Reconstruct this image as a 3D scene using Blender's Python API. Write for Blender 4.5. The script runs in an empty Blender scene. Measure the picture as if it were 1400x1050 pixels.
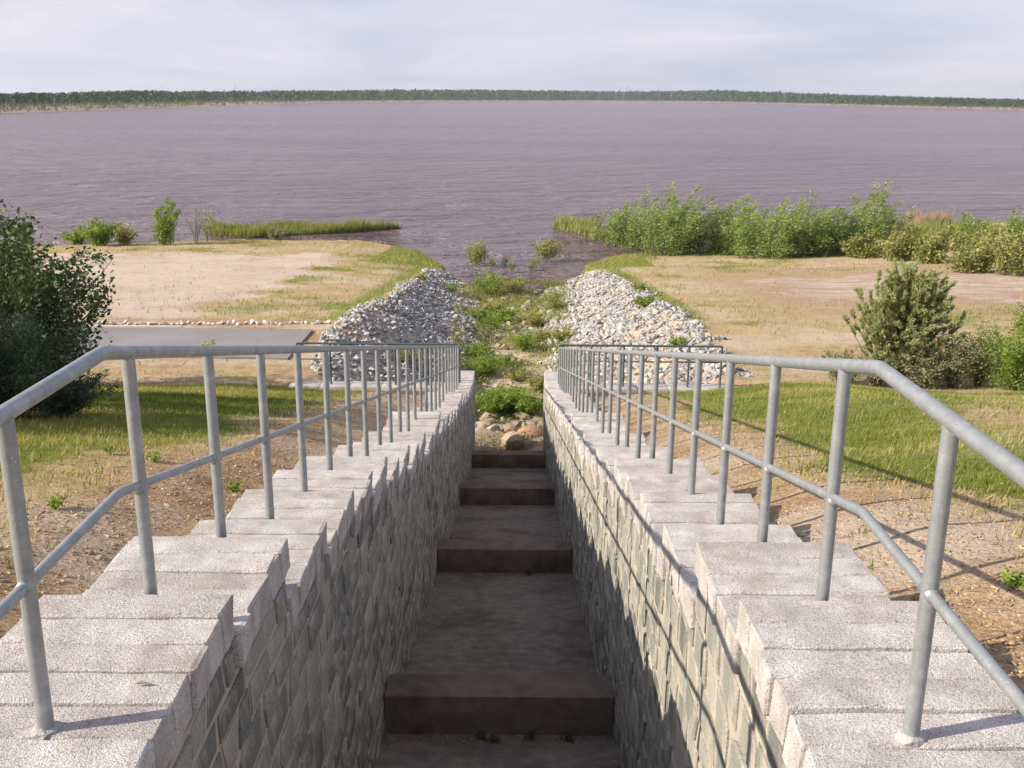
import bpy, bmesh, math, random
import numpy as np
from mathutils import Vector, Matrix

rng = np.random.default_rng(7)
random.seed(7)
SC = bpy.context.scene
COL = SC.collection
R = math.radians

# ------------------------------------------------------------------ camera
CAMP = np.array([0.10, 0.0, 11.0])          # water level is z = 0
FPX, PITCH, ROLL, YAW = 1390.0, 15.8, 0.45, 0.05
cam_d = bpy.data.cameras.new('camera')
cam_d.sensor_width = 36.0
cam_d.lens = 36.0 * FPX / 1400.0
cam_d.clip_start, cam_d.clip_end = 0.05, 60000
cam = bpy.data.objects.new('camera', cam_d)
COL.objects.link(cam)
CM = Matrix.Rotation(R(YAW), 4, 'Z') @ Matrix.Rotation(R(90 - PITCH), 4, 'X') @ Matrix.Rotation(R(ROLL), 4, 'Z')
cam.matrix_world = Matrix.Translation(Vector(CAMP)) @ CM
SC.camera = cam
CM3 = np.array(CM.to_3x3())

# ------------------------------------------------------------------ sun, sky, exposure
SUN_EL, SUN_DX, SUN_DY = 29.0, 0.966, 0.26     # light travels to the right and slightly away
sl = bpy.data.lights.new('sun', 'SUN')
sl.energy, sl.angle, sl.color = 5.0, R(0.55), (1.0, 0.89, 0.74)
so = bpy.data.objects.new('sun', sl)
COL.objects.link(so)
_h = Vector((SUN_DX, SUN_DY, 0)).normalized() * math.cos(R(SUN_EL))
so.rotation_euler = Vector((_h.x, _h.y, -math.sin(R(SUN_EL)))).to_track_quat('-Z', 'Y').to_euler()
so.location = (-30, -10, 40)

W = bpy.data.worlds.new('World')
SC.world = W
W.use_nodes = True
nt = W.node_tree
nt.nodes.clear()
def wn(t, **k):
    n = nt.nodes.new(t)
    for a, b in k.items(): setattr(n, a, b)
    return n
sky = wn('ShaderNodeTexSky', sky_type='NISHITA', sun_disc=False)
sky.sun_elevation = R(SUN_EL)
sky.sun_rotation = math.atan2(-SUN_DX, -SUN_DY)
sky.altitude, sky.air_density, sky.dust_density, sky.ozone_density = 100, 1.0, 1.6, 1.2
geo = wn('ShaderNodeTexCoord')
sep = wn('ShaderNodeSeparateXYZ')
nt.links.new(geo.outputs['Generated'], sep.inputs[0])
# cloud layer: project the view direction on a flat cloud deck
mx = wn('ShaderNodeMath', operation='MAXIMUM'); mx.inputs[1].default_value = 0.0
nt.links.new(sep.outputs['Z'], mx.inputs[0])
ad = wn('ShaderNodeMath', operation='ADD'); ad.inputs[1].default_value = 0.16
nt.links.new(mx.outputs[0], ad.inputs[0])
dx = wn('ShaderNodeMath', operation='DIVIDE'); dy = wn('ShaderNodeMath', operation='DIVIDE')
nt.links.new(sep.outputs['X'], dx.inputs[0]); nt.links.new(ad.outputs[0], dx.inputs[1])
nt.links.new(sep.outputs['Y'], dy.inputs[0]); nt.links.new(ad.outputs[0], dy.inputs[1])
cmb = wn('ShaderNodeCombineXYZ')
nt.links.new(dx.outputs[0], cmb.inputs[0]); nt.links.new(dy.outputs[0], cmb.inputs[1])
n1 = wn('ShaderNodeTexNoise'); n1.inputs['Scale'].default_value = 0.60; n1.inputs['Detail'].default_value = 5
n1.inputs['Roughness'].default_value = 0.55; n1.inputs['Distortion'].default_value = 0.4
nt.links.new(cmb.outputs[0], n1.inputs['Vector'])
rp = wn('ShaderNodeValToRGB')
rp.color_ramp.elements[0].position, rp.color_ramp.elements[1].position = 0.36, 0.68
nt.links.new(n1.outputs['Fac'], rp.inputs[0])
hz = wn('ShaderNodeMapRange'); hz.inputs[1].default_value = 0.0; hz.inputs[2].default_value = 0.35
hz.inputs[3].default_value = 0.86; hz.inputs[4].default_value = 0.45
nt.links.new(sep.outputs['Z'], hz.inputs[0])
mf = wn('ShaderNodeMath', operation='MULTIPLY_ADD'); mf.inputs[1].default_value = 0.25
nt.links.new(rp.outputs[0], mf.inputs[0]); nt.links.new(hz.outputs[0], mf.inputs[2])
mf.use_clamp = True
bg1 = wn('ShaderNodeBackground'); bg1.inputs[1].default_value = 0.10
nt.links.new(sky.outputs[0], bg1.inputs[0])
ccol = wn('ShaderNodeMixRGB')
ccol.inputs[1].default_value = (0.385, 0.415, 0.545, 1)
ccol.inputs[2].default_value = (0.585, 0.555, 0.62, 1)
nt.links.new(rp.outputs[0], ccol.inputs[0])
bg2 = wn('ShaderNodeBackground'); bg2.inputs[1].default_value = 1.0
nt.links.new(ccol.outputs[0], bg2.inputs[0])
mixw = wn('ShaderNodeMixShader')
nt.links.new(mf.outputs[0], mixw.inputs[0]); nt.links.new(bg1.outputs[0], mixw.inputs[1]); nt.links.new(bg2.outputs[0], mixw.inputs[2])
wo = wn('ShaderNodeOutputWorld')
nt.links.new(mixw.outputs[0], wo.inputs[0])

SC.view_settings.view_transform = 'Standard'
SC.view_settings.look = 'None'
SC.view_settings.gamma = 1.0
SC.view_settings.exposure = 0.62
SC.render.engine = 'CYCLES'
SC.cycles.use_denoising = True
SC.cycles.max_bounces = 8
SC.cycles.transparent_max_bounces = 8

# ------------------------------------------------------------------ pixel helpers (photo is 1400 x 1050)
def pdir(px, py):
    v = CM3 @ np.array([px - 700.0, -(py - 525.0), -FPX])
    return v / np.linalg.norm(v)
def at_z(px, py, z):
    d = pdir(px, py)
    return CAMP + d * ((z - CAMP[2]) / d[2])
def at_y(px, py, y):
    d = pdir(px, py)
    return CAMP + d * (y / d[1])

# ------------------------------------------------------------------ noise
_perm = rng.random((256, 256))
def vnoise(x, y):
    xi = np.floor(x).astype(int); yi = np.floor(y).astype(int)
    fx = x - xi; fy = y - yi
    fx = fx * fx * (3 - 2 * fx); fy = fy * fy * (3 - 2 * fy)
    a = _perm[xi % 256, yi % 256]; b = _perm[(xi + 1) % 256, yi % 256]
    c = _perm[xi % 256, (yi + 1) % 256]; d = _perm[(xi + 1) % 256, (yi + 1) % 256]
    return (a * (1 - fx) + b * fx) * (1 - fy) + (c * (1 - fx) + d * fx) * fy
def fbm(x, y, o=4):
    x = np.asarray(x, float); y = np.asarray(y, float)
    s = 0; a = 0.5; t = 0
    for i in range(o):
        s = s + a * vnoise(x * 2 ** i + 17.3 * i, y * 2 ** i + 5.1 * i); t += a; a *= 0.5
    return s / t
def sstep(a, b, x):
    t = np.clip((np.asarray(x, float) - a) / (b - a), 0, 1)
    return t * t * (3 - 2 * t)

# ------------------------------------------------------------------ the stepped profile of the wall copings: (far edge y, top z)
_lev = [(3.69, 1.94), (4.66, 2.13), (5.65, 2.476), (6.69, 2.70), (7.6, 2.90), (8.54, 3.12), (9.35, 3.43), (10.4, 3.67),
        (11.4, 4.0), (12.4, 4.20), (13.5, 4.56), (14.9, 4.72), (15.9, 5.13), (17.0, 5.38), (18.0, 5.66), (19.0, 5.93),
        (20.2, 6.16), (21.5, 6.36), (22.5, 6.68), (23.5, 6.93), (24.5, 7.18), (25.5, 7.40), (26.6, 7.60), (28.3, 7.78)]
LEV = [(1.2, 11 - 1.93)] + [(y, 11 - z + 0.0035 * y) for y, z in _lev]     # first pair = near end of the landing
GROUPS = [(LEV[i][0], LEV[i + 1][0], LEV[i + 1][1]) for i in range(len(LEV) - 1)]
Y_END = 28.3
def ztop(y):
    for a, b, z in GROUPS:
        if y <= b: return z
    return GROUPS[-1][2]
def zfloor(y):                     # chute floor, runs parallel to the copings
    return 11 - (5.547 + 0.2375 * (y - 7.97))
IN, OUT = 1.008, 1.78              # inner face of coping, outer edge

# ------------------------------------------------------------------ terrain
def water_y(x):
    x = np.asarray(x, float)
    return np.interp(x, [-200, -60, -34, -20, -12, -7, -5.4, -3.2, 3.2, 5.0, 8, 16, 30, 45, 80, 200],
                        [60, 66, 76, 80, 80, 75, 70, 63, 63, 69, 74, 76, 86, 96, 100, 100])
def plateau(x, y):
    wy = water_y(x)
    t = (y - 36.0) / (wy - 36.0)
    return np.where(t < 0, 3.0, 3.0 - 3.0 * np.clip(t, 0, 1.6) ** 0.9)
def crest_w(x, y):
    return np.where(np.asarray(x) < 0, np.interp(y, [28, 37, 45, 60, 70], [5.7, 5.8, 5.5, 4.9, 4.6]), np.interp(y, [28, 34, 45, 60, 70], [6.5, 6.5, 6.2, 5.5, 5.0]))
def H(x, y):
    x = np.asarray(x, float); y = np.asarray(y, float)
    ax = np.abs(x)
    bank = np.where(y < 3.7, 8.94, 8.94 - 0.2465 * (y - 3.7))
    k = 0.5                                                     # smooth foot of the bank
    P = plateau(x, y)
    foot = np.where(y < 30, 3.0, P)
    d = bank - foot
    z = foot + 0.5 * (d + np.sqrt(d * d + k * 0.3))
    # gentle humps of the grass slopes
    on = sstep(4, 9, y) * (1 - sstep(22, 29, y))
    z = z + on * np.where(x > 0, 0.38 * np.exp(-((x - 6.8) / 2.2) ** 2) + 0.10 * sstep(8, 16, x), 0.20 * np.exp(-((x + 7) / 2.4) ** 2))
    z = z - 0.21 * (1 - sstep(1.85, 3.0, ax)) * sstep(3.2, 4.2, y) * (1 - sstep(24, 26.5, y))
    z = z + (fbm(x * 0.35, y * 0.35, 4) - 0.5) * 0.22 * sstep(2.2, 5, ax) * sstep(1, 6, y) * (1 - 0.7 * sstep(28, 31, y))
    z = z + (fbm(x * 1.7 + 9, y * 1.7, 3) - 0.5) * 0.07
    z = z - 0.42 * sstep(1.7, 2.0, ax) * (1 - sstep(6.3, 7.8, ax)) * sstep(23.5, 26.0, y) * (1 - sstep(27.4, 28.0, y))
    # flat bed for the asphalt path
    pm = sstep(-5.9, -6.7, x) * sstep(29.2, 30.6, y) * (1 - sstep(35.6, 37.0, y))
    z = z * (1 - pm) + 3.0 * pm
    # the channel below the chute, with rubble banks and a low berm on each crest
    cm = sstep(27.85, 28.15, y)
    zc = 0.85 - (y - 28.5) * (0.85 / 27.5)
    zc = np.where(y < 29.6, 0.72 + (y - 28.0) * 0.08, zc)
    zc = np.where(y > 59.5, zc - 0.05 * (y - 59.5), zc)
    wid = np.interp(y, [28, 45, 60, 80], [1.5, 1.45, 2.0, 5.0])
    crest = crest_w(x, y)
    t = np.clip((ax - wid) / (crest - wid), 0, 1) ** 0.8
    berm = 0.16 * np.exp(-((ax - crest) / np.where(ax > crest, 0.7, 1.2)) ** 2) * (1 - sstep(60, 70, y)) * (0.35 + 0.65 * sstep(34, 39, y))
    ch = zc + t * (z - zc) + berm + (fbm(x * 1.1, y * 1.1, 3) - 0.5) * 0.25 * (t < 1)
    z = np.where(ax < crest + 3, z * (1 - cm) + np.minimum(ch, z + berm) * cm, z)
    # trench under the chute
    tr = (1 - sstep(1.25, 1.55, ax)) * (y < 28.7)
    z = z * (1 - tr) + np.minimum(z, np.where(y < 27.05, zfloor(y) - 0.5, 0.62 + 0.1 * (y - 27.05))) * tr
    return z
def hit(px, py, zoff=0.0):
    d = pdir(px, py)
    t = np.linspace(3, 160, 6000)
    p = CAMP[None, :] + d[None, :] * t[:, None]
    below = p[:, 2] < H(p[:, 0], p[:, 1]) + zoff
    i = int(np.argmax(below)) if below.any() else len(t) - 1
    return p[i]

# ------------------------------------------------------------------ object helpers
def prop(o, label=None, cat=None, group=None, kind=None):
    if label: o['label'] = label
    if cat: o['category'] = cat
    if group: o['group'] = group
    if kind: o['kind'] = kind
    return o
def link(name, me, parent=None):
    o = bpy.data.objects.new(name, me)
    COL.objects.link(o)
    if parent is not None: o.parent = parent
    return o
def empty(name, loc):
    o = bpy.data.objects.new(name, None)
    o.empty_display_size = 0.2
    o.location = loc
    COL.objects.link(o)
    return o
def mesh(name, verts, faces, mat, smooth=False):
    me = bpy.data.meshes.new(name)
    verts = np.asarray(verts, np.float32)
    if isinstance(faces, np.ndarray):
        n, k = faces.shape
        me.vertices.add(len(verts)); me.vertices.foreach_set('co', verts.ravel())
        me.loops.add(n * k); me.loops.foreach_set('vertex_index', faces.astype(np.int32).ravel())
        me.polygons.add(n)
        me.polygons.foreach_set('loop_start', np.arange(0, n * k, k, dtype=np.int32))
        me.polygons.foreach_set('loop_total', np.full(n, k, np.int32))
        me.update(calc_edges=True)
    else:
        me.from_pydata(verts.tolist(), [], faces)
        me.update()
    if mat: me.materials.append(mat)
    if smooth: me.polygons.foreach_set('use_smooth', np.ones(len(me.polygons), bool))
    return me
def face_attr(me, name, vals):
    a = me.attributes.new(name, 'FLOAT', 'FACE')
    a.data.foreach_set('value', np.asarray(vals, np.float32))
class MB:
    """collects verts / faces of one mesh"""
    def __init__(s): s.v = []; s.f = []
    def add(s, v, f):
        b = len(s.v); s.v += [tuple(p) for p in v]; s.f += [[i + b for i in q] for q in f]
    def box(s, a, b, bev=0.0):
        (x0, y0, z0), (x1, y1, z1) = a, b
        if bev <= 0:
            s.add([(x0, y0, z0), (x1, y0, z0), (x1, y1, z0), (x0, y1, z0), (x0, y0, z1), (x1, y0, z1), (x1, y1, z1), (x0, y1, z1)],
                  [(0, 3, 2, 1), (4, 5, 6, 7), (0, 1, 5, 4), (1, 2, 6, 5), (2, 3, 7, 6), (3, 0, 4, 7)])
        else:
            bm = bmesh.new(); bmesh.ops.create_cube(bm, size=1)
            for v in bm.verts: v.co = ((x0 + x1) / 2 + v.co.x * (x1 - x0), (y0 + y1) / 2 + v.co.y * (y1 - y0), (z0 + z1) / 2 + v.co.z * (z1 - z0))
            bmesh.ops.bevel(bm, geom=bm.edges[:], offset=bev, segments=2, profile=0.6, affect='EDGES')
            bm.verts.index_update()
            s.add([v.co[:] for v in bm.verts], [[v.index for v in f.verts] for f in bm.faces]); bm.free()
    def tube(s, pts, r, n=10, cap=True):
        pts = [Vector(p) for p in pts]
        rs = r if isinstance(r, (list, tuple)) else [r] * len(pts)
        base = len(s.v); prev = None
        for i, p in enumerate(pts):
            t = (pts[min(i + 1, len(pts) - 1)] - pts[max(i - 1, 0)]).normalized()
            if prev is None:
                u = t.cross(Vector((0, 0, 1)))
                if u.length < 1e-3: u = t.cross(Vector((1, 0, 0)))
                u.normalize()
            else:
                u = (prev - t * prev.dot(t)).normalized()
            prev = u; w = t.cross(u)
            for k in range(n):
                a = 2 * math.pi * k / n
                s.v.append(tuple(p + (u * math.cos(a) + w * math.sin(a)) * rs[i]))
        for i in range(len(pts) - 1):
            for k in range(n):
                k2 = (k + 1) % n
                s.f.append([base + i * n + k, base + i * n + k2, base + (i + 1) * n + k2, base + (i + 1) * n + k])
        if cap:
            s.f.append([base + k for k in range(n)][::-1])
            s.f.append([base + (len(pts) - 1) * n + k for k in range(n)])
    def mesh(s, name, mat, smooth=False): return mesh(name, s.v, s.f, mat, smooth)
def auto_smooth(me, ang=40):
    try: me.set_sharp_from_angle(angle=R(ang))
    except Exception: pass
    return me

# ------------------------------------------------------------------ materials
class NT:
    def __init__(s, name):
        s.m = bpy.data.materials.new(name); s.m.use_nodes = True
        s.t = s.m.node_tree; s.b = s.t.nodes['Principled BSDF']; s.o = s.t.nodes['Material Output']
        s.n = {}
    def node(s, t, ins=None, **k):
        n = s.t.nodes.new(t)
        for a, b in k.items(): setattr(n, a, b)
        for a, b in (ins or {}).items():
            if hasattr(b, 'is_output'): s.t.links.new(b, n.inputs[a])
            else: n.inputs[a].default_value = b
        return n
    def coord(s, obj=False):
        if obj: return s.node('ShaderNodeTexCoord').outputs['Object']
        return s.node('ShaderNodeNewGeometry').outputs['Position']
    def scaled(s, vec, sc):
        return s.node('ShaderNodeVectorMath', {0: vec, 1: sc}, operation='MULTIPLY').outputs[0]
    def noise(s, vec, scale, detail=4, rough=0.55, dist=0.0):
        return s.node('ShaderNodeTexNoise', {'Vector': vec, 'Scale': scale, 'Detail': detail, 'Roughness': rough, 'Distortion': dist}).outputs['Fac']
    def ramp(s, fac, stops, interp='LINEAR'):
        r = s.node('ShaderNodeValToRGB', {0: fac}); cr = r.color_ramp; cr.interpolation = interp
        while len(cr.elements) < len(stops): cr.elements.new(0.5)
        for e, (p, c) in zip(cr.elements, stops):
            e.position = p; e.color = (c, c, c, 1) if isinstance(c, (int, float)) else (*c, 1)
        return r.outputs[0]
    def mix(s, fac, a, b, mode='MIX'):
        def c(v): return v if hasattr(v, 'is_output') else ((*v, 1) if len(v) == 3 else v)
        return s.node('ShaderNodeMixRGB', {0: fac, 1: c(a), 2: c(b)}, blend_type=mode).outputs[0]
    def math(s, op, a, b=0.0, c=0.0, clamp=False):
        return s.node('ShaderNodeMath', {0: a, 1: b, 2: c}, operation=op, use_clamp=clamp).outputs[0]
    def attr(s, name, out='Fac'):
        return s.node('ShaderNodeAttribute', attribute_name=name).outputs[out]
    def bump(s, h, strength, dist, normal=None):
        n = s.node('ShaderNodeBump', {'Height': h, 'Strength': strength, 'Distance': dist})
        if normal is not None: s.t.links.new(normal, n.inputs['Normal'])
        return n.outputs[0]
    def set(s, **k):
        for a, b in k.items():
            i = s.b.inputs[a.replace('_', ' ')]
            if hasattr(b, 'is_output'): s.t.links.new(b, i)
            else: i.default_value = (*b, 1) if isinstance(b, tuple) and len(b) == 3 else b
        return s.m
M = {}

def mk_granite():
    t = NT('granite_coping'); p = t.coord()
    ob = t.node('ShaderNodeObjectInfo').outputs['Random']
    sp = t.noise(p, 150, 3, 0.75); big = t.noise(p, 7, 4)
    c = t.ramp(sp, [(0.34, (0.20, 0.19, 0.185)), (0.43, (0.58, 0.55, 0.53)), (0.55, (0.74, 0.71, 0.69)), (0.70, (0.84, 0.83, 0.82))])
    c = t.mix(t.ramp(big, [(0.35, 0.45), (0.65, 0.0)]), c, (0.42, 0.36, 0.32), 'MULTIPLY')
    c = t.mix(0.8, c, t.ramp(ob, [(0, (0.80, 0.76, 0.74)), (0.5, (0.95, 0.93, 0.92)), (1, (1.05, 1.04, 1.03))]), 'MULTIPLY')
    st = t.noise(p, 2.3, 5, 0.65)
    c = t.mix(t.ramp(st, [(0.55, 0.0), (0.72, 0.50)]), c, (0.38, 0.31, 0.245))
    lich = t.noise(p, 17, 4, 0.7)
    c = t.mix(t.ramp(lich, [(0.62, 0.0), (0.70, 0.55)]), c, (0.26, 0.245, 0.22))
    # hammered face: short slanting chisel marks and pits
    hv = t.noise(t.scaled(p, (58, 84, 58)), 1.0, 4, 0.75); pit = t.noise(p, 190, 2, 0.6)
    h = t.math('ADD', hv, t.math('MULTIPLY', pit, 0.6))
    return t.set(Base_Color=c, Roughness=0.85, Normal=t.bump(h, 0.9, 0.015), Specular_IOR_Level=0.3)
M['granite'] = mk_granite()

def mk_wallstone():
    t = NT('rubble_stone'); p = t.coord(True)
    rn = t.attr('tint')
    base = t.ramp(rn, [(0.0, (0.13, 0.14, 0.13)), (0.3, (0.24, 0.24, 0.22)), (0.55, (0.34, 0.325, 0.29)), (0.8, (0.18, 0.19, 0.18)), (1.0, (0.42, 0.39, 0.34))])
    sp = t.noise(p, 120, 3, 0.7)
    c = t.mix(0.75, base, t.ramp(sp, [(0.32, (0.45, 0.45, 0.46)), (0.5, (1.0, 1.0, 0.98)), (0.7, (1.45, 1.42, 1.38))]), 'MULTIPLY')
    lime = t.noise(t.scaled(p, (5, 5, 2.2)), 1.3, 5, 0.65)
    c = t.mix(t.ramp(lime, [(0.48, 0.0), (0.66, 0.85)]), c, (0.50, 0.45, 0.38))
    h = t.noise(p, 34, 5, 0.7)
    return t.set(Base_Color=c, Roughness=0.9, Normal=t.bump(h, 0.7, 0.02), Specular_IOR_Level=0.2)
M['wallstone'] = mk_wallstone()

def mk_simple(name, c0, c1, scale=8, detail=5, rough=0.9, bs=0.6, bd=0.02, bscale=40, spec=0.25, obj=False, stain=None):
    t = NT(name); p = t.coord(obj)
    n = t.noise(p, scale, detail, 0.6)
    c = t.ramp(n, [(0.3, c0), (0.7, c1)])
    if stain:
        sn = t.noise(p, stain[1], 5, 0.65)
        c = t.mix(t.ramp(sn, [(0.48, 0.0), (0.70, stain[2])]), c, stain[0])
    return t.set(Base_Color=c, Roughness=rough, Normal=t.bump(t.noise(p, bscale, 4, 0.65), bs, bd), Specular_IOR_Level=spec)
M['mortar'] = mk_simple('wall_mortar', (0.40, 0.345, 0.285), (0.54, 0.475, 0.40), 9, bscale=60, bs=0.8)
M['floor'] = mk_simple('chute_floor_concrete', (0.165, 0.135, 0.115), (0.30, 0.25, 0.21), 7.0, 8, bscale=60, bs=0.9, stain=((0.065, 0.05, 0.037), 1.1, 0.7))
M['sill'] = mk_simple('sill_concrete', (0.14, 0.108, 0.084), (0.235, 0.18, 0.14), 5.0, 6, bscale=45, stain=((0.06, 0.048, 0.035), 2.0, 0.7))
M['slab'] = mk_simple('slab_concrete', (0.34, 0.33, 0.32), (0.50, 0.48, 0.46), 6, bscale=50)
M['asphalt'] = mk_simple('asphalt', (0.205, 0.19, 0.195), (0.265, 0.245, 0.25), 0.5, 6, bscale=90, bs=0.5, bd=0.01, spec=0.3)
M['edging'] = mk_simple('pale_edging', (0.60, 0.55, 0.46), (0.72, 0.66, 0.56), 4)
M['bark'] = mk_simple('bark', (0.085, 0.06, 0.042), (0.17, 0.13, 0.09), 12, bscale=30, obj=False)
M['deadwood'] = mk_simple('dead_twig', (0.20, 0.13, 0.10), (0.30, 0.21, 0.17), 12)
M['rubble_soil'] = mk_simple('earth', (0.20, 0.13, 0.075), (0.33, 0.22, 0.13), 4)

def mk_rock(name, stops, bs=0.7):
    t = NT(name); p = t.coord(True)
    rn = t.math('FRACT', t.math('ADD', t.attr('tint'), t.node('ShaderNodeObjectInfo').outputs['Random']))
    c = t.ramp(rn, stops)
    n = t.noise(t.coord(), 14, 5, 0.65)
    c = t.mix(0.8, c, t.ramp(n, [(0.3, (0.62, 0.60, 0.58)), (0.65, (1.1, 1.1, 1.1))]), 'MULTIPLY')
    return t.set(Base_Color=c, Roughness=0.88, Normal=t.bump(t.noise(t.coord(), 30, 4, 0.65), bs, 0.03), Specular_IOR_Level=0.25)
M['riprap'] = mk_rock('riprap_stone', [(0, (0.30, 0.295, 0.295)), (0.3, (0.43, 0.42, 0.41)), (0.6, (0.58, 0.56, 0.545)), (0.85, (0.23, 0.23, 0.24)), (1, (0.42, 0.395, 0.36))])
M['boulder'] = mk_rock('field_boulder', [(0, (0.32, 0.25, 0.18)), (0.4, (0.42, 0.34, 0.25)), (0.75, (0.28, 0.235, 0.19)), (1, (0.48, 0.41, 0.32))])
M['redrock'] = mk_rock('red_boulder', [(0, (0.40, 0.24, 0.155)), (1, (0.42, 0.26, 0.17))], 0.4)
M['pebble'] = mk_rock('gravel_pebble', [(0, (0.26, 0.165, 0.09)), (0.5, (0.42, 0.29, 0.17)), (1, (0.58, 0.46, 0.32))])

def mk_metal():
    t = NT('galvanised_steel'); p = t.coord()
    n = t.noise(p, 14, 5, 0.7)
    c = t.ramp(n, [(0.30, (0.25, 0.27, 0.28)), (0.55, (0.325, 0.345, 0.355)), (0.72, (0.43, 0.44, 0.45))])
    sp = t.noise(p, 120, 2, 0.6)
    c = t.mix(t.ramp(sp, [(0.66, 0.0), (0.72, 0.8)]), c, (0.60, 0.60, 0.62))
    r = t.ramp(n, [(0.3, 0.55), (0.7, 0.42)])
    return t.set(Base_Color=c, Metallic=0.45, Roughness=r, Normal=t.bump(sp, 0.12, 0.004))
M['steel'] = mk_metal()
M['darksteel'] = mk_simple('shade_dark_steel', (0.05, 0.075, 0.08), (0.09, 0.12, 0.125), 20, rough=0.6, bs=0.1, bd=0.003)  # shade on head wall railings put into the colour; masts share the dark tone

def mk_leaf(name, lo, mid, hi, trans=0.35):
    t = NT(name)
    c = t.ramp(t.attr('tint'), [(0, lo), (0.5, mid), (1, hi)])
    t.set(Base_Color=c, Roughness=0.55, Specular_IOR_Level=0.35)
    tr = t.node('ShaderNodeBsdfTranslucent', {0: t.mix(1.0, c, (1.15, 1.1, 0.6), 'MULTIPLY')})
    mx = t.node('ShaderNodeMixShader', {0: trans, 1: t.b.outputs[0], 2: tr.outputs[0]})
    t.t.links.new(mx.outputs[0], t.o.inputs[0])
    return t.m
M['leaf_dark'] = mk_leaf('dark_leaf', (0.030, 0.060, 0.018), (0.050, 0.090, 0.024), (0.085, 0.125, 0.035), 0.25)
M['leaf_feather'] = mk_leaf('feathery_leaf', (0.030, 0.060, 0.030), (0.045, 0.085, 0.042), (0.07, 0.11, 0.05), 0.2)
M['leaf_willow'] = mk_leaf('willow_leaf', (0.135, 0.21, 0.045), (0.25, 0.34, 0.095), (0.46, 0.53, 0.27), 0.45)
M['leaf_yellow'] = mk_leaf('yellow_leaf', (0.17, 0.20, 0.055), (0.285, 0.30, 0.095), (0.43, 0.41, 0.18), 0.4)
M['leaf_fresh'] = mk_leaf('fresh_leaf', (0.12, 0.195, 0.03), (0.20, 0.30, 0.045), (0.32, 0.40, 0.09), 0.42)
M['leaf_pine'] = mk_leaf('pine_needle', (0.22, 0.26, 0.125), (0.35, 0.39, 0.20), (0.52, 0.54, 0.34), 0.5)
M['leaf_grey'] = mk_leaf('grey_leaf', (0.16, 0.18, 0.09), (0.24, 0.255, 0.14), (0.34, 0.345, 0.21), 0.3)
M['grass'] = mk_leaf('green_grass', (0.12, 0.175, 0.022), (0.22, 0.265, 0.045), (0.40, 0.35, 0.14), 0.4)
M['drygrass'] = mk_leaf('dry_grass', (0.24, 0.20, 0.075), (0.38, 0.30, 0.135), (0.50, 0.38, 0.20), 0.3)
M['reed'] = mk_leaf('reed_blade', (0.12, 0.165, 0.035), (0.21, 0.255, 0.06), (0.36, 0.35, 0.12), 0.35)
M['brownreed'] = mk_leaf('brown_reed', (0.27, 0.19, 0.14), (0.36, 0.26, 0.19), (0.45, 0.33, 0.24), 0.3)
M['forest'] = mk_leaf('far_conifer', (0.020, 0.050, 0.016), (0.034, 0.075, 0.022), (0.065, 0.12, 0.035), 0.15)
M['scrub'] = mk_leaf('shore_scrub', (0.06, 0.085, 0.025), (0.11, 0.135, 0.04), (0.20, 0.19, 0.075), 0.2)

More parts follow.
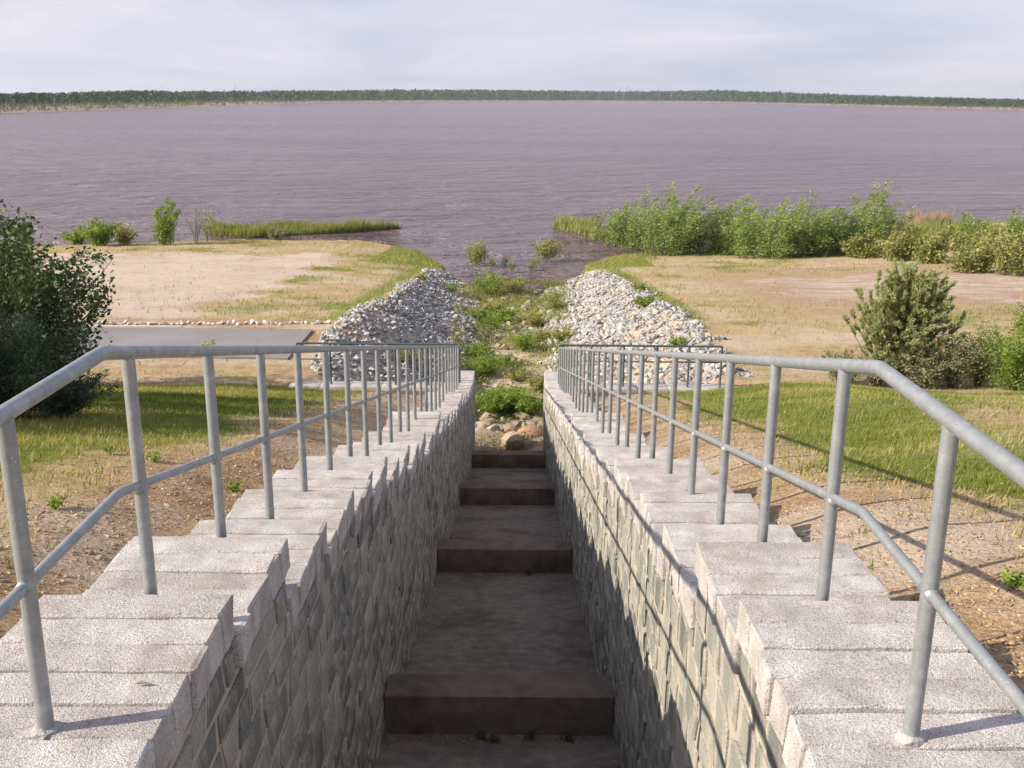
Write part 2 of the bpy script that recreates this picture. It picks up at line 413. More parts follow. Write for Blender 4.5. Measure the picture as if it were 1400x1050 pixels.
def mk_ground():
    t = NT('ground'); p = t.coord()
    zc = t.node('ShaderNodeSeparateColor', {0: t.attr('zone', 'Color')})
    g, d, s = zc.outputs[0], zc.outputs[1], zc.outputs[2]
    nb = t.noise(p, 0.35, 5, 0.6); nm = t.noise(p, 2.2, 6, 0.65); nf = t.noise(p, 26, 4, 0.7)
    soil = t.ramp(nm, [(0.28, (0.28, 0.175, 0.10)), (0.5, (0.44, 0.30, 0.178)), (0.72, (0.55, 0.405, 0.26))])
    soil = t.mix(0.7, soil, t.ramp(nf, [(0.32, (0.5, 0.48, 0.46)), (0.55, (1, 1, 1)), (0.72, (1.35, 1.3, 1.2))]), 'MULTIPLY')
    sand = t.ramp(nm, [(0.3, (0.48, 0.385, 0.305)), (0.55, (0.60, 0.50, 0.405)), (0.75, (0.68, 0.59, 0.49))])
    sand = t.mix(t.ramp(nb, [(0.42, 0.0), (0.66, 0.7)]), sand, (0.40, 0.31, 0.25))
    dry = t.ramp(nm, [(0.25, (0.30, 0.23, 0.10)), (0.5, (0.44, 0.345, 0.165)), (0.75, (0.52, 0.42, 0.235))])
    dry = t.mix(t.ramp(nb, [(0.42, 0.0), (0.60, 0.6)]), dry, (0.46, 0.30, 0.21))
    grn = t.ramp(nm, [(0.25, (0.11, 0.145, 0.024)), (0.55, (0.20, 0.225, 0.045)), (0.8, (0.34, 0.30, 0.11))])
    jit = t.math('MULTIPLY', t.math('SUBTRACT', t.noise(p, 3.5, 7, 0.72), 0.5), 1.3)
    def m(a): return t.ramp(t.math('ADD', a, jit), [(0.40, 0.0), (0.62, 1.0)])
    c = t.mix(m(s), soil, sand); c = t.mix(m(d), c, dry); c = t.mix(m(g), c, grn)
    al = t.attr('zone', 'Alpha')
    strp = t.noise(t.scaled(p, (0.35, 2.6, 1)), 1.0, 5, 0.7)
    c = t.mix(t.math('MULTIPLY', t.ramp(strp, [(0.44, 0.85), (0.56, 0.0)]), al), c, (0.37, 0.27, 0.205))
    blot = t.noise(t.scaled(p, (0.16, 0.30, 1)), 1.0, 6, 0.68)
    c = t.mix(t.math('MULTIPLY', t.ramp(blot, [(0.46, 0.0), (0.60, 0.75)]), t.math('SUBTRACT', t.math('SUBTRACT', 1.0, g), t.math('MULTIPLY', s, al), clamp=True)), c, t.mix(al, (0.56, 0.475, 0.38), (0.45, 0.29, 0.215)))
    tr = t.node('ShaderNodeTexWave', {'Vector': t.node('ShaderNodeMapping', {0: p, 2: (0, 0, 0.15)}).outputs[0], 'Scale': 0.35, 'Distortion': 6.0, 'Detail': 4, 'Detail Scale': 0.6}, bands_direction='Y').outputs['Fac']
    c = t.mix(t.math('MULTIPLY', t.math('MULTIPLY', t.ramp(tr, [(0.55, 0.0), (0.9, 0.35)]), s), 0.35), c, (0.36, 0.28, 0.22))
    h = t.math('ADD', t.noise(p, 9, 6, 0.7), t.math('MULTIPLY', nf, 0.45))
    return t.set(Base_Color=c, Roughness=0.95, Normal=t.bump(h, 1.0, 0.07), Specular_IOR_Level=0.1)
M['ground'] = mk_ground()

def mk_water():
    t = NT('lake_water'); p = t.coord()
    w1 = t.noise(t.scaled(p, (0.55, 1.25, 1)), 1.0, 5, 0.62, 0.6)
    w2 = t.noise(t.scaled(p, (0.11, 0.25, 1)), 1.0, 5, 0.65, 0.5)
    w3 = t.noise(t.scaled(p, (2.2, 4.2, 1)), 1.0, 3, 0.6)
    h = t.math('ADD', t.math('ADD', t.math('MULTIPLY', w2, 6.0), w1), t.math('MULTIPLY', w3, 0.22))
    lg = t.noise(t.scaled(p, (0.006, 0.022, 1)), 1.0, 5, 0.6)
    c = t.ramp(lg, [(0.35, (0.128, 0.078, 0.088)), (0.65, (0.190, 0.122, 0.134))])
    return t.set(Base_Color=c, Roughness=0.15, IOR=1.33, Specular_IOR_Level=0.5, Normal=t.bump(h, 1.0, 0.7))
M['water'] = mk_water()

# ------------------------------------------------------------------ ground sheet
def grid_axis(segs):
    out = []
    for a, b, st in segs:
        n = max(1, int(round((b - a) / st))); out += list(np.linspace(a, b, n, endpoint=False))
    return np.array(out + [segs[-1][1]])
gx = grid_axis([(-220, -60, 8), (-60, -34, 1.0), (-34, -12, 0.4), (-12, -1.9, 0.2), (-1.9, 1.9, 0.14), (1.9, 14, 0.2), (14, 36, 0.4), (36, 60, 1.0), (60, 220, 8)])
gy = grid_axis([(-40, 0, 3), (0, 3, 0.6), (3, 27.6, 0.2), (27.6, 28.4, 0.08), (28.4, 46, 0.25), (46, 84, 0.4), (84, 110, 1.5), (110, 150, 8)])
GX, GY = np.meshgrid(gx, gy)
GZ = H(GX, GY)
GZ = np.maximum(GZ, -2.5)
nx, ny = len(gx), len(gy)
I = np.arange(nx * ny).reshape(ny, nx)
F = np.stack([I[:-1, :-1], I[:-1, 1:], I[1:, 1:], I[1:, :-1]], -1).reshape(-1, 4)
def zones(x, y):
    x = np.asarray(x, float); y = np.asarray(y, float); ax = np.abs(x)
    n = fbm(x * 0.45 + 3, y * 0.45, 4) - 0.5; n2 = fbm(x * 0.16 + 40, y * 0.16 + 8, 4) - 0.5
    on = (y < 29.3)
    e = ax + n * 2.0
    g_s = sstep(2.8, 4.2, e) * (1 - sstep(24.5, 27.5, y + n * 4)) * (0.97 - 0.60 * sstep(-0.02, 0.10, n2 + n * 0.25))
    g_s = g_s * np.where(x > 0, 1 - 0.85 * np.exp(-((x - 7.2) / 2.0) ** 2 - ((y - 11.0) / 4.0) ** 2), 1.0)
    d_s = sstep(2.5, 3.3, e) * (1 - 0.7 * sstep(25, 27.5, y) * (ax < 7))
    # beyond the foot
    left = x < 0
    sand = np.where(left, sstep(-8.5, -13.5, x + n * 5) * sstep(36.5, 38.5, y) * (1 - sstep(64, 71, y + n * 8)),
                    0.95 * sstep(9, 17, x + n * 12) * sstep(43, 49, y + n * 9) * (1 - sstep(54, 60, y + n * 7)))
    gp = np.exp(-((x + 10.5) / 3.2) ** 2 - ((y - 41.5) / 3.0) ** 2) * (0.85)
    sand = sand * (1 - 0.8 * np.clip(gp * 1.3, 0, 1))
    dryp = np.where(left, np.clip(1.0 - sand, 0, 1) * sstep(36.3, 38, y), (0.80 + n * 1.5) * (1 - 0.9 * sand))
    dryp = np.where(y > 29.3, dryp, 0)
    crest = crest_w(x, y)
    rim = np.exp(-((ax - crest - 0.9) / 0.75) ** 2) * sstep(34, 40, y) * 0.75
    nose = sstep(61, 65, y) * (ax < 9) * 0.95
    shore = sstep(-9, -3, y - water_y(x)) * (0.55 + 1.2 * n) * (x > 4)
    gr = np.clip(np.maximum.reduce([gp * 0.72 + n * 0.4 * (gp > 0.2), rim, nose, shore, 0.34 + n * 1.3 - (sand > 0.3) * 1.0 - (~left) * 0.12 - (y < 36) * 0.2]), 0, 1)
    inch = (ax < crest - 0.2) & (y > 28) & (y < 64)
    gr = np.where(inch, 0.5 * (ax < 2.6) + n, gr); dryp = np.where(inch, 0.2, dryp); sand = np.where(inch, 0.55, sand)
    pathz = left & (x < -5.5) & (y > 29.3) & (y < 36.6)
    gr = np.where(pathz, 0.1 + n * 0.5, gr); dryp = np.where(pathz, 0.3 + n, dryp); sand = np.where(pathz, 0.35 + n, sand)
    G = np.where(on, g_s, gr); D = np.where(on, d_s, dryp); S = np.where(on, 0.0, sand)
    under = y > water_y(x) + 0.5
    global _stripe
    _stripe = np.where((x > 8) & (y > 40) & (y < 62), sstep(8, 13, x), 0.0) * ~under
    return np.clip(G, 0, 1) * ~under, np.clip(D, 0, 1) * ~under, np.where(under, 0.2, np.clip(S, 0, 1))
gme = mesh('ground', np.stack([GX, GY, GZ], -1).reshape(-1, 3), F, M['ground'], True)
zg, zd, zs = zones(GX.ravel(), GY.ravel())
ca = gme.color_attributes.new('zone', 'FLOAT_COLOR', 'POINT')
ca.data.foreach_set('color', np.stack([zg, zd, zs, _stripe], -1).astype(np.float32).ravel())
prop(link('ground', gme), 'grassy and sandy lake bank sloping down to the water', None, None, 'structure')

# ------------------------------------------------------------------ lake
wx = np.array([-9000, -2000, -400, -100, 0, 100, 400, 2000, 9000.0]); wyy = np.array([55, 80, 120, 200, 400, 1000, 2500, 5000, 9000.0])
WX, WY = np.meshgrid(wx, wyy); Iw = np.arange(WX.size).reshape(WX.shape)
Fw = np.stack([Iw[:-1, :-1], Iw[:-1, 1:], Iw[1:, 1:], Iw[1:, :-1]], -1).reshape(-1, 4)
prop(link('lake_water', mesh('lake_water', np.stack([WX, WY, np.zeros_like(WX)], -1).reshape(-1, 3), Fw, M['water'], True)),
     'wide wind-rippled mauve lake reaching to the far shore', None, None, 'structure')

# ------------------------------------------------------------------ far shore
shore_px = [(-500, 176), (-250, 164), (0, 155), (80, 152.5), (200, 148.5), (300, 145), (380, 142.3), (480, 140.2), (600, 139.4), (700, 139), (850, 139), (960, 140),
            (1060, 142.3), (1200, 146), (1300, 148.6), (1400, 151), (1650, 158), (1900, 168)]
sp = np.array([at_z(a, b, 0.0) for a, b in shore_px])
ang = np.arctan2(sp[:, 0], sp[:, 1]); dist = np.hypot(sp[:, 0], sp[:, 1])
def shore_d(a): return np.interp(a, ang, dist)
def px_of_ang(a): return np.interp(a, ang, [q[0] for q in shore_px])
aa = np.linspace(ang[0], ang[-1], 260)
sd = shore_d(aa) * (1 + (fbm(aa * 60, aa * 0, 3) - 0.5) * 0.03)
rows = [(0.985, -1.0), (1.0, 0.05), (1.02, 0.7), (1.12, 2.2)]
rows2 = [(1.11, 2.0), (1.4, 2.8), (2.5, 3.6), (6.0, 4.0), (18.0, 5.0)]
def ring(rows):
    fv = []
    for k, z in rows:
        rr = np.minimum(sd * k, 9000) if k < 18 else np.full_like(sd, 9400.0)
        fv.append(np.stack([np.sin(aa) * rr, np.cos(aa) * rr, np.full_like(aa, z)], -1))
    fv = np.array(fv); If = np.arange(fv.shape[0] * fv.shape[1]).reshape(fv.shape[:2])
    return fv.reshape(-1, 3), np.stack([If[:-1, :-1], If[:-1, 1:], If[1:, 1:], If[1:, :-1]], -1).reshape(-1, 4)
M['farsand'] = mk_simple('far_beach', (0.22, 0.165, 0.13), (0.40, 0.30, 0.25), 0.012, 5, bs=0.0)
prop(link('far_shore', mesh('far_shore', *ring(rows), M['farsand'], True)), 'low sandy shore on the far side of the lake', None, None, 'structure')

M['farland'] = mk_simple('far_forest_floor', (0.07, 0.09, 0.04), (0.12, 0.125, 0.06), 0.01, 5, bs=0.0)
prop(link('far_land', mesh('far_land', *ring(rows2), M['farland'], True)), 'flat wooded land behind the far lake shore', None, None, 'structure')

def blob_mass(name, mat, pts, hs, ws, ntri, label, cone=0.5):
    """pts (n,3) bases -> n ragged little trees out of ntri loose leaf triangles each"""
    n = len(pts)
    u = rng.random((n, ntri)); a = rng.random((n, ntri)) * 6.283
    rad = ws[:, None] * (np.clip(1.05 - u, 0.05, 1) ** cone) * np.sqrt(rng.random((n, ntri))) * np.minimum(1, 0.35 + u * 4)
    c = np.stack([pts[:, None, 0] + np.cos(a) * rad, pts[:, None, 1] + np.sin(a) * rad, pts[:, None, 2] + hs[:, None] * (0.03 + 0.97 * u)], -1).reshape(-1, 3)
    sz = np.repeat(np.maximum(ws, hs * 0.12), ntri) * (0.35 + 0.45 * rng.random(n * ntri))
    e1 = rng.normal(size=(n * ntri, 3)); e1 /= np.linalg.norm(e1, axis=1)[:, None]
    e2 = rng.normal(size=(n * ntri, 3)); e2 /= np.linalg.norm(e2, axis=1)[:, None]
    v = np.stack([c - e1 * sz[:, None], c + e1 * sz[:, None] * 0.8, c + e2 * sz[:, None]], 1).reshape(-1, 3)
    zb = np.repeat(pts[:, 2], ntri * 3); v[:, 2] = np.maximum(v[:, 2], zb)
    me = mesh(name, v, np.arange(len(v)).reshape(-1, 3), mat)
    face_attr(me, 'tint', np.clip(np.repeat(rng.random(n), ntri) * 0.6 + rng.random(n * ntri) * 0.4, 0, 1))
    return prop(link(name, me), label, None, None, 'stuff')
top_px = np.array([(-500, 137), (0, 129.5), (110, 127.5), (200, 125.5), (300, 126), (375, 125), (385, 125.5), (470, 124.5), (600, 123.5), (700, 124), (850, 125.5), (920, 125), (985, 124.5),
                   (1030, 125.5), (1100, 128), (1200, 131.5), (1260, 133.2), (1330, 135), (1400, 136.7), (1900, 148)], float)
def tree_top(a, r):      # height that carries a crown up to the skyline seen in the photograph
    px = px_of_ang(a); py = np.interp(px, top_px[:, 0], top_px[:, 1])
    out = np.empty(len(a))
    for i in range(len(a)):
        d = pdir(px[i], py[i]); out[i] = CAMP[2] + d[2] / math.hypot(d[0], d[1]) * r[i]
    return out
n = 9000
fa = ang[1] + (ang[-2] - ang[1]) * rng.random(n)
fk = np.where(px_of_ang(fa) < 385, 1.30 + 0.45 * rng.random(n) ** 1.5, 1.10 + 0.5 * rng.random(n) ** 1.3)
fr = shore_d(fa) * fk
topz = tree_top(fa, fr)
base = np.stack([np.sin(fa) * fr, np.cos(fa) * fr, np.full(n, 2.0)], -1)
hh = np.clip((topz - 1.5) * (0.78 + 0.20 * rng.random(n) + 0.16 * fbm(fa * 90, fr * 0.004, 3)), 3, 40)
blob_mass('far_forest', M['forest'], base, hh, hh * 0.20 + 0.6, 16, 'dark conifer wood along the far lake shore')
n = 6000
fa = ang[1] + (ang[-2] - ang[1]) * rng.random(n)
fr = shore_d(fa) * (1.004 + 0.26 * rng.random(n) ** 1.5)
base = np.stack([np.sin(fa) * fr, np.cos(fa) * fr, np.interp(fr / shore_d(fa), [1.0, 1.02, 1.12, 1.4], [0.0, 0.6, 1.9, 2.6])], -1)
hs = (1.5 + 3.0 * rng.random(n) ** 2) * (0.55 + 0.45 * (fr / fr.mean()))
blob_mass('shore_scrub', M['scrub'], base, hs, hs * 0.38, 14, 'scattered scrub on the pale far beach')
# low wooded hill on the horizon
hp = []
for i in range(41):
    px = 890 + i * (1100 - 890) / 40; d = pdir(px, 131.5); r = 6500 / math.hypot(d[0], d[1])
    hgt = 4 + 32 * math.exp(-((px - 985) / 55) ** 2)
    for rr, zz in ((0.96, 1), (1.0, hgt * 0.8), (1.03, hgt), (1.12, 2)):
        hp.append((d[0] * r * rr, d[1] * r * rr, zz))
hf = [[i * 4 + k, i * 4 + k + 1, i * 4 + k + 5, i * 4 + k + 4] for i in range(40) for k in range(3)]
M['hill'] = mk_simple('wooded_hill', (0.030, 0.055, 0.03), (0.05, 0.08, 0.04), 0.02, bs=0.0)
prop(link('hills', mesh('hills', hp, hf, M['hill'], True)), 'low wooded hill on the horizon beyond the lake', None, None, 'structure')

M['turbine'] = mk_simple('turbine_white', (0.62, 0.63, 0.66), (0.68, 0.69, 0.71), 1, bs=0.0)
def turbine(px, py, r, label, spin):
    d = pdir(px, py); p = CAMP + d * (r / math.hypot(d[0], d[1]))
    hub = p[2]
    e = empty('wind_turbine', (p[0], p[1], 3.0))
    prop(e, label, 'wind turbine', 'wind turbines on the horizon')
    b = MB(); b.tube([(0, 0, 0), (0, 0, hub - 3)], [2.6, 1.7], 8); link('tower', b.mesh('tower', M['turbine']), e)
    b = MB(); b.box((-2, -5, hub - 5), (2, 5, hub - 1), 0.5); link('nacelle', b.mesh('nacelle', M['turbine']), e)
    for k in range(3):
        a = spin + k * 2.0944; c, s = math.cos(a), math.sin(a)
        b = MB(); L = 34
        b.add([(-1.4 * s, -6.2, hub - 3 + 1.4 * c), (1.4 * s, -6.2, hub - 3 - 1.4 * c), (c * L, -6.2, hub - 3 + s * L), (0, -5.4, hub - 3), (c * L, -5.9, hub - 3 + s * L)],
              [(0, 1, 2), (0, 2, 4, 3), (1, 3, 4, 2), (0, 3, 1)])
        link('rotor_blade', b.mesh('rotor_blade', M['turbine']), e)
turbine(48, 120.5, 8200, 'faint wind turbine farthest from the tall mast on the horizon', 0.5)
turbine(112, 121, 8200, 'faint middle wind turbine over the dark conifer wood', 1.1)
turbine(220, 117.5, 8200, 'clearest wind turbine, standing nearest the mast above the wood', 0.6)
def mast(px, y0, r, w, name, label):
    d = pdir(px, y0); p = CAMP + d * (r / math.hypot(d[0], d[1]))
    b = MB(); b.tube([(0, 0, 0), (0, 0, p[2] * 0.6), (0, 0, p[2] - 2)], [w, w * 0.8, w * 0.6], 8)
    b.tube([(0, 0, p[2] - 5), (0, 0, p[2] - 2)], w * 1.2, 8)
    o = link(name, b.mesh(name, M['darksteel'])); o.location = (p[0], p[1], 2)
    prop(o, label, 'mast' if name == 'radio_mast' else 'chimney')
mast(321, 114.5, 7000, 1.6, 'radio_mast', 'thin dark mast rising above the conifer wood across the lake')
mast(848, 118.5, 7500, 2.2, 'chimney', 'shorter of two distant chimneys on the far horizon')
mast(858, 117, 7500, 2.2, 'chimney', 'taller of two distant chimneys on the far horizon')

# ------------------------------------------------------------------ chute floor and sills
ys = np.linspace(0.5, 28.3, 80); xs = np.linspace(-1.06, 1.06, 9)
FX, FY = np.meshgrid(xs, ys); FZ = zfloor(FY) + (fbm(FX * 2, FY * 2, 3) - 0.5) * 0.02
Ifl = np.arange(FX.size).reshape(FX.shape)
prop(link('channel_floor', mesh('channel_floor', np.stack([FX, FY, FZ], -1).reshape(-1, 3),
     np.stack([Ifl[:-1, :-1], Ifl[:-1, 1:], Ifl[1:, 1:], Ifl[1:, :-1]], -1).reshape(-1, 4), M['floor'], True)), 'damp brown concrete bed of the spillway channel', None, None, 'structure')
sill_lab = ['nearest dark concrete sill across the channel bed with weeds at its foot', 'second dark concrete sill down the channel from the camera',
            'third concrete sill down the channel, just before the last one', 'last concrete sill at the channel end holding back the boulders']
for (y, lab) in zip((7.97, 14.2, 20.45, 26.7), sill_lab):
    zt = zfloor(y) + 0.39
    b = MB(); b.box((-IN - 0.02, y, zfloor(y + 0.37) - 0.25), (IN + 0.02, y + 0.37, zt), 0.018)
    me = auto_smooth(b.mesh('concrete_sill', M['sill'], True))
    prop(link('concrete_sill', me), lab, 'sill', 'concrete sills across the channel')

# ------------------------------------------------------------------ stone walls of the chute
def clip(poly, nx_, ny_, c):           # keep nx*x + ny*y <= c
    out = []
    for i in range(len(poly)):
        a, b = poly[i], poly[(i + 1) % len(poly)]
        da, db = nx_ * a[0] + ny_ * a[1] - c, nx_ * b[0] + ny_ * b[1] - c
        if da <= 0: out.append(a)
        if (da < 0 < db) or (db < 0 < da):
            t = da / (da - db); out.append((a[0] + (b[0] - a[0]) * t, a[1] + (b[1] - a[1]) * t))
    return out
def area(p): return 0.5 * abs(sum(p[i][0] * p[(i + 1) % len(p)][1] - p[(i + 1) % len(p)][0] * p[i][1] for i in range(len(p))))
def wall_cells(seed):
    rg = random.Random(seed)
    cells = []; polys = []
    z = zfloor(28.5) - 0.2; levels = [z]
    while z < zfloor(1.0) + 3.4:
        z += rg.uniform(0.14, 0.235); levels.append(z)
    bend = lambda y, k: 0.022 * math.sin(y * 1.3 + k * 1.7) + 0.014 * math.sin(y * 3.7 + k)
    for k in range(len(levels) - 1):
        y = 0.9 + rg.random() * 0.3
        prev = rg.uniform(-.02, .02)
        while y < 28.6:
            L = rg.uniform(0.17, 0.46); nxt_ = rg.uniform(-.028, .028)
            if zfloor(y) - 0.35 < levels[k + 1] and levels[k] < zfloor(y) + 3.3:
                a = 0.012 + rg.random() * 0.006; j4 = [rg.uniform(-.009, .009) for _ in range(4)]
                z0, z1 = levels[k], levels[k + 1]
                q = [(y - prev + a, z0 + bend(y, k) + a + j4[0]), (y + L - nxt_ - a, z0 + bend(y + L, k) + a + j4[1]),
                     (y + L + nxt_ - a, z1 + bend(y + L, k + 1) - a + j4[2]), (y + prev + a, z1 + bend(y, k + 1) - a + j4[3])]
                if rg.random() < 0.45:      # knock a corner off
                    c = rg.randrange(4); p0, p1, p2 = q[c - 1], q[c], q[(c + 1) % 4]; u, w = rg.uniform(.12, .35), rg.uniform(.15, .4)
                    q[c:c + 1] = [(p1[0] + (p0[0] - p1[0]) * u, p1[1] + (p0[1] - p1[1]) * u), (p1[0] + (p2[0] - p1[0]) * w, p1[1] + (p2[1] - p1[1]) * w)]
                polys.append(q)
            y += L; prev = nxt_
    for poly in polys:
        # below the copings: cut by each coping group's underside
        y0 = min(p[0] for p in poly); y1 = max(p[0] for p in poly); zmax = max(p[1] for p in poly)
        gs = [g for g in GROUPS if g[0] < y1 and g[1] > y0]
        if not gs: continue
        poly = clip(poly, 1, 0, Y_END - 0.01); poly = clip(poly, -1, 0, -1.21) if len(poly) > 2 else []
        poly = clip(poly, -0.234, -0.972, -(0.234 * 0 + 0) - (0.972 * (zfloor(0) - 0.02))) if False else poly
        if len(poly) < 3: continue
        lim = min(g[2] for g in gs) - 0.16
        parts = [poly] if zmax < lim else []
        if not parts:
            for g in gs:
                q = clip(poly, 1, 0, g[1] - (0.006 if g is not gs[-1] else -9))
                if len(q) > 2 and g is not gs[0]: q = clip(q, -1, 0, -(g[0] + 0.006))
                if len(q) > 2: q = clip(q, 0, 1, g[2] - 0.165)
                if len(q) > 2: parts.append(q)
        for q in parts:
            if area(q) > 0.006 and max(p[1] for p in q) > zfloor(sum(p[0] for p in q) / len(q)) - 0.02: cells.append(q)
    return cells
def stone_verts(q, side, rg):
    """front-proud irregular stone on a wall whose face is at x = side*1.055, facing the chute"""
    n = len(q); cy = sum(p[0] for p in q) / n; cz = sum(p[1] for p in q) / n
    proud = rg.uniform(0.003, 0.018); xb = side * (IN + 0.075); v = []; f = []
    fx = IN + 0.034
    for p in q: v.append((side * (fx + 0.03), p[0] - cy, p[1] - cz))
    for p in q: v.append((side * (fx - proud * 0.6 + rg.uniform(-.002, .001)), (p[0] - cy) * 0.985, (p[1] - cz) * 0.985))
    for p in q: v.append((side * (fx - proud + rg.uniform(-.003, .003)), (p[0] - cy) * 0.86 + rg.uniform(-.008, .008), (p[1] - cz) * 0.86 + rg.uniform(-.008, .008)))
    v.append((side * (fx - proud - rg.uniform(-0.002, 0.006)), rg.uniform(-.02, .02), rg.uniform(-.02, .02)))
    for a in (0, n):
        for i in range(n): f.append([a + i, a + (i + 1) % n, a + n + (i + 1) % n, a + n + i])
    for i in range(n): f.append([2 * n + i, 2 * n + (i + 1) % n, 3 * n])
    # orient towards the chute
    a, b, c = (np.array(v[k]) for k in f[-1])
    if np.cross(b - a, c - a)[0] * side > 0: f = [x[::-1] for x in f]
    return v, f, cy, cz
def coping_proto(rg):
    bm = bmesh.new(); L, Wd, Hh = 0.765, 0.185, 0.17
    bmesh.ops.create_cube(bm, size=1)
    for v in bm.verts: v.co = (v.co.x * L, v.co.y * Wd, v.co.z * Hh - Hh / 2)
    bmesh.ops.subdivide_edges(bm, edges=[e for e in bm.edges if abs(e.verts[0].co.x - e.verts[1].co.x) > 0.1], cuts=6, use_grid_fill=True)
    bmesh.ops.bevel(bm, geom=[e for e in bm.edges if len(e.link_faces) == 2 and e.calc_face_angle(0) > 0.5], offset=0.008, segments=1, affect='EDGES')
    for v in bm.verts:
        v.co += Vector((rg.uniform(-.008, .008), rg.uniform(-.003, .003), rg.uniform(-.004, .004)))
    bmesh.ops.triangulate(bm, faces=[f for f in bm.faces if len(f.verts) > 4])
    me = bpy.data.meshes.new('coping_stone'); bm.to_mesh(me); bm.free(); me.materials.append(M['granite'])
    return me
coping_meshes = [coping_proto(random.Random(k)) for k in range(7)]
CHUTE = {}
for side, lab in ((-1, 'shaded rubble stone wall left of the spillway channel with stepped granite coping'),
                  (1, 'sunlit rubble stone wall right of the spillway channel with stepped granite coping')):
    rg = random.Random(100 + side)
    root = empty('stone_wall', (side * 1.4, 1.2, zfloor(1.2)))
    rl = Vector(root.location); CHUTE[side] = root
    prop(root, lab, 'wall', 'stone walls flanking the channel')
    # mortar core with stepped top
    b = MB(); xa, xb = IN + 0.034, OUT - 0.05
    for (y0, y1, zt) in GROUPS:
        zb0, zb1 = zfloor(y0) - 0.5, zfloor(y1) - 0.5; t = zt - 0.16
        for x in (xa, xb): b.add([(side * x, y0, zb0), (side * x, y1, zb1), (side * x, y1, t), (side * x, y0, t)], [(0, 1, 2, 3)])
        b.add([(side * xa, y0, t), (side * xb, y0, t), (side * xb, y1, t), (side * xa, y1, t)], [(0, 1, 2, 3)])
        nxt = [g for g in GROUPS if abs(g[0] - y1) < 1e-6]; zn = nxt[0][2] - 0.16 if nxt else zb1
        b.add([(side * xa, y1, zn), (side * xb, y1, zn), (side * xb, y1, t), (side * xa, y1, t)], [(0, 1, 2, 3)])
    b.v = [(x - rl.x, y - rl.y, z - rl.z) for x, y, z in b.v]
    link('mortar_core', b.mesh('mortar_core', M['mortar']), root)
    # face stones: the 285 that show largest are parts of their own, the others one part
    cells = wall_cells(5 + side)
    def seen(q):
        cy = sum(p[0] for p in q) / len(q); cz = sum(p[1] for p in q) / len(q)
        d = math.dist((side * IN, cy, cz), tuple(CAMP)); vis = 1.0
        P = CM3.T @ (np.array([side * IN, cy, cz]) - CAMP)
        px, py = 700 + P[0] / -P[2] * FPX, 525 - P[1] / -P[2] * FPX
        if py > 1080 or px < -10 or P[2] > -0.5: vis = 0.0
        return vis * area(q) * (1.0 / d ** 3)
    cells = cells; cells.sort(key=seen, reverse=True)
    rest = MB(); tint = []
    for k, q in enumerate(cells):
        v, f, cy, cz = stone_verts(q, side, rg)
        if k < 285:
            me = mesh('face_stone', v, f, M['wallstone'])
            face_attr(me, 'tint', [rg.random()] * len(f))
            o = link('face_stone', me, root); o.location = (-rl.x, cy - rl.y, cz - rl.z)
        else:
            rest.add([(a - rl.x, c + cy - rl.y, e + cz - rl.z) for a, c, e in v], f); tint += [rg.random()] * len(f)
    me = rest.mesh('face_masonry', M['wallstone']); face_attr(me, 'tint', tint)
    prop(link('face_masonry', me, root), kind='stuff')
    # coping stones
    for (y0, y1, zt) in GROUPS:
        k = max(1, round((y1 - y0 + 0.10) / 0.2)); pitch = (y1 - y0) / k
        last = (y1 == Y_END)
        for i in range(k):
            o = link('coping_stone', coping_meshes[rg.randrange(7)], root)
            o.location = (side * (IN + OUT) / 2 + rg.uniform(-.004, .004) - rl.x, y0 + (i + .5) * pitch - rl.y, zt + rg.uniform(-.006, .006) - rl.z)
            o.scale = (1.0 + rg.uniform(-.008, .02), pitch / 0.2, 1)
            o.rotation_euler = (rg.uniform(-.01, .01), rg.uniform(-.008, .008), rg.choice((0, math.pi)) + rg.uniform(-.012, .012))
    # plain end block
    b = MB(); b.box((side * (IN - 0.0), 28.31, zfloor(28.3) - 0.6), (side * (OUT + 0.05), 28.62, GROUPS[-1][2] - 0.02), 0.015) if side > 0 else b.box((side * (OUT + 0.05), 28.31, zfloor(28.3) - 0.6), (side * IN, 28.62, GROUPS[-1][2] - 0.02), 0.015)
    b.v = [(x - rl.x, y - rl.y, z - rl.z) for x, y, z in b.v]
    link('end_block', auto_smooth(b.mesh('end_block', M['slab'], True)), root)

# head walls with slab tops, left and right of the chute mouth
ZH = GROUPS[-1][2] - 0.06
for side, lab in ((-1, 'low grey head wall with slab top behind the left bank railing'), (1, 'low grey head wall with slab top behind the right bank railing')):
    root = empty('head_wall', (side * 3.8, 27.2, 2.5)); prop(root, lab, 'wall', 'head walls at the channel mouth')
    b = MB(); x0, x1 = sorted((side * (OUT + 0.06), side * 6.1))
    b.box((x0 - side * 3.8, -0.20, -2.2), (x1 - side * 3.8, 0.30, ZH - 2.5 - 0.12)); link('wall_body', b.mesh('wall_body', M['slab']), root)
    n = 5; w = (x1 - x0) / n
    for i in range(n):
        b = MB(); b.box((x0 + i * w + 0.006 - side * 3.8, -0.26, ZH - 2.5 - 0.118), (x0 + (i + 1) * w - 0.006 - side * 3.8, 0.36, ZH - 2.5 + random.uniform(-.004, .004)), 0.012)
        link('coping_slab', auto_smooth(b.mesh('coping_slab', M['slab'], True)), root)

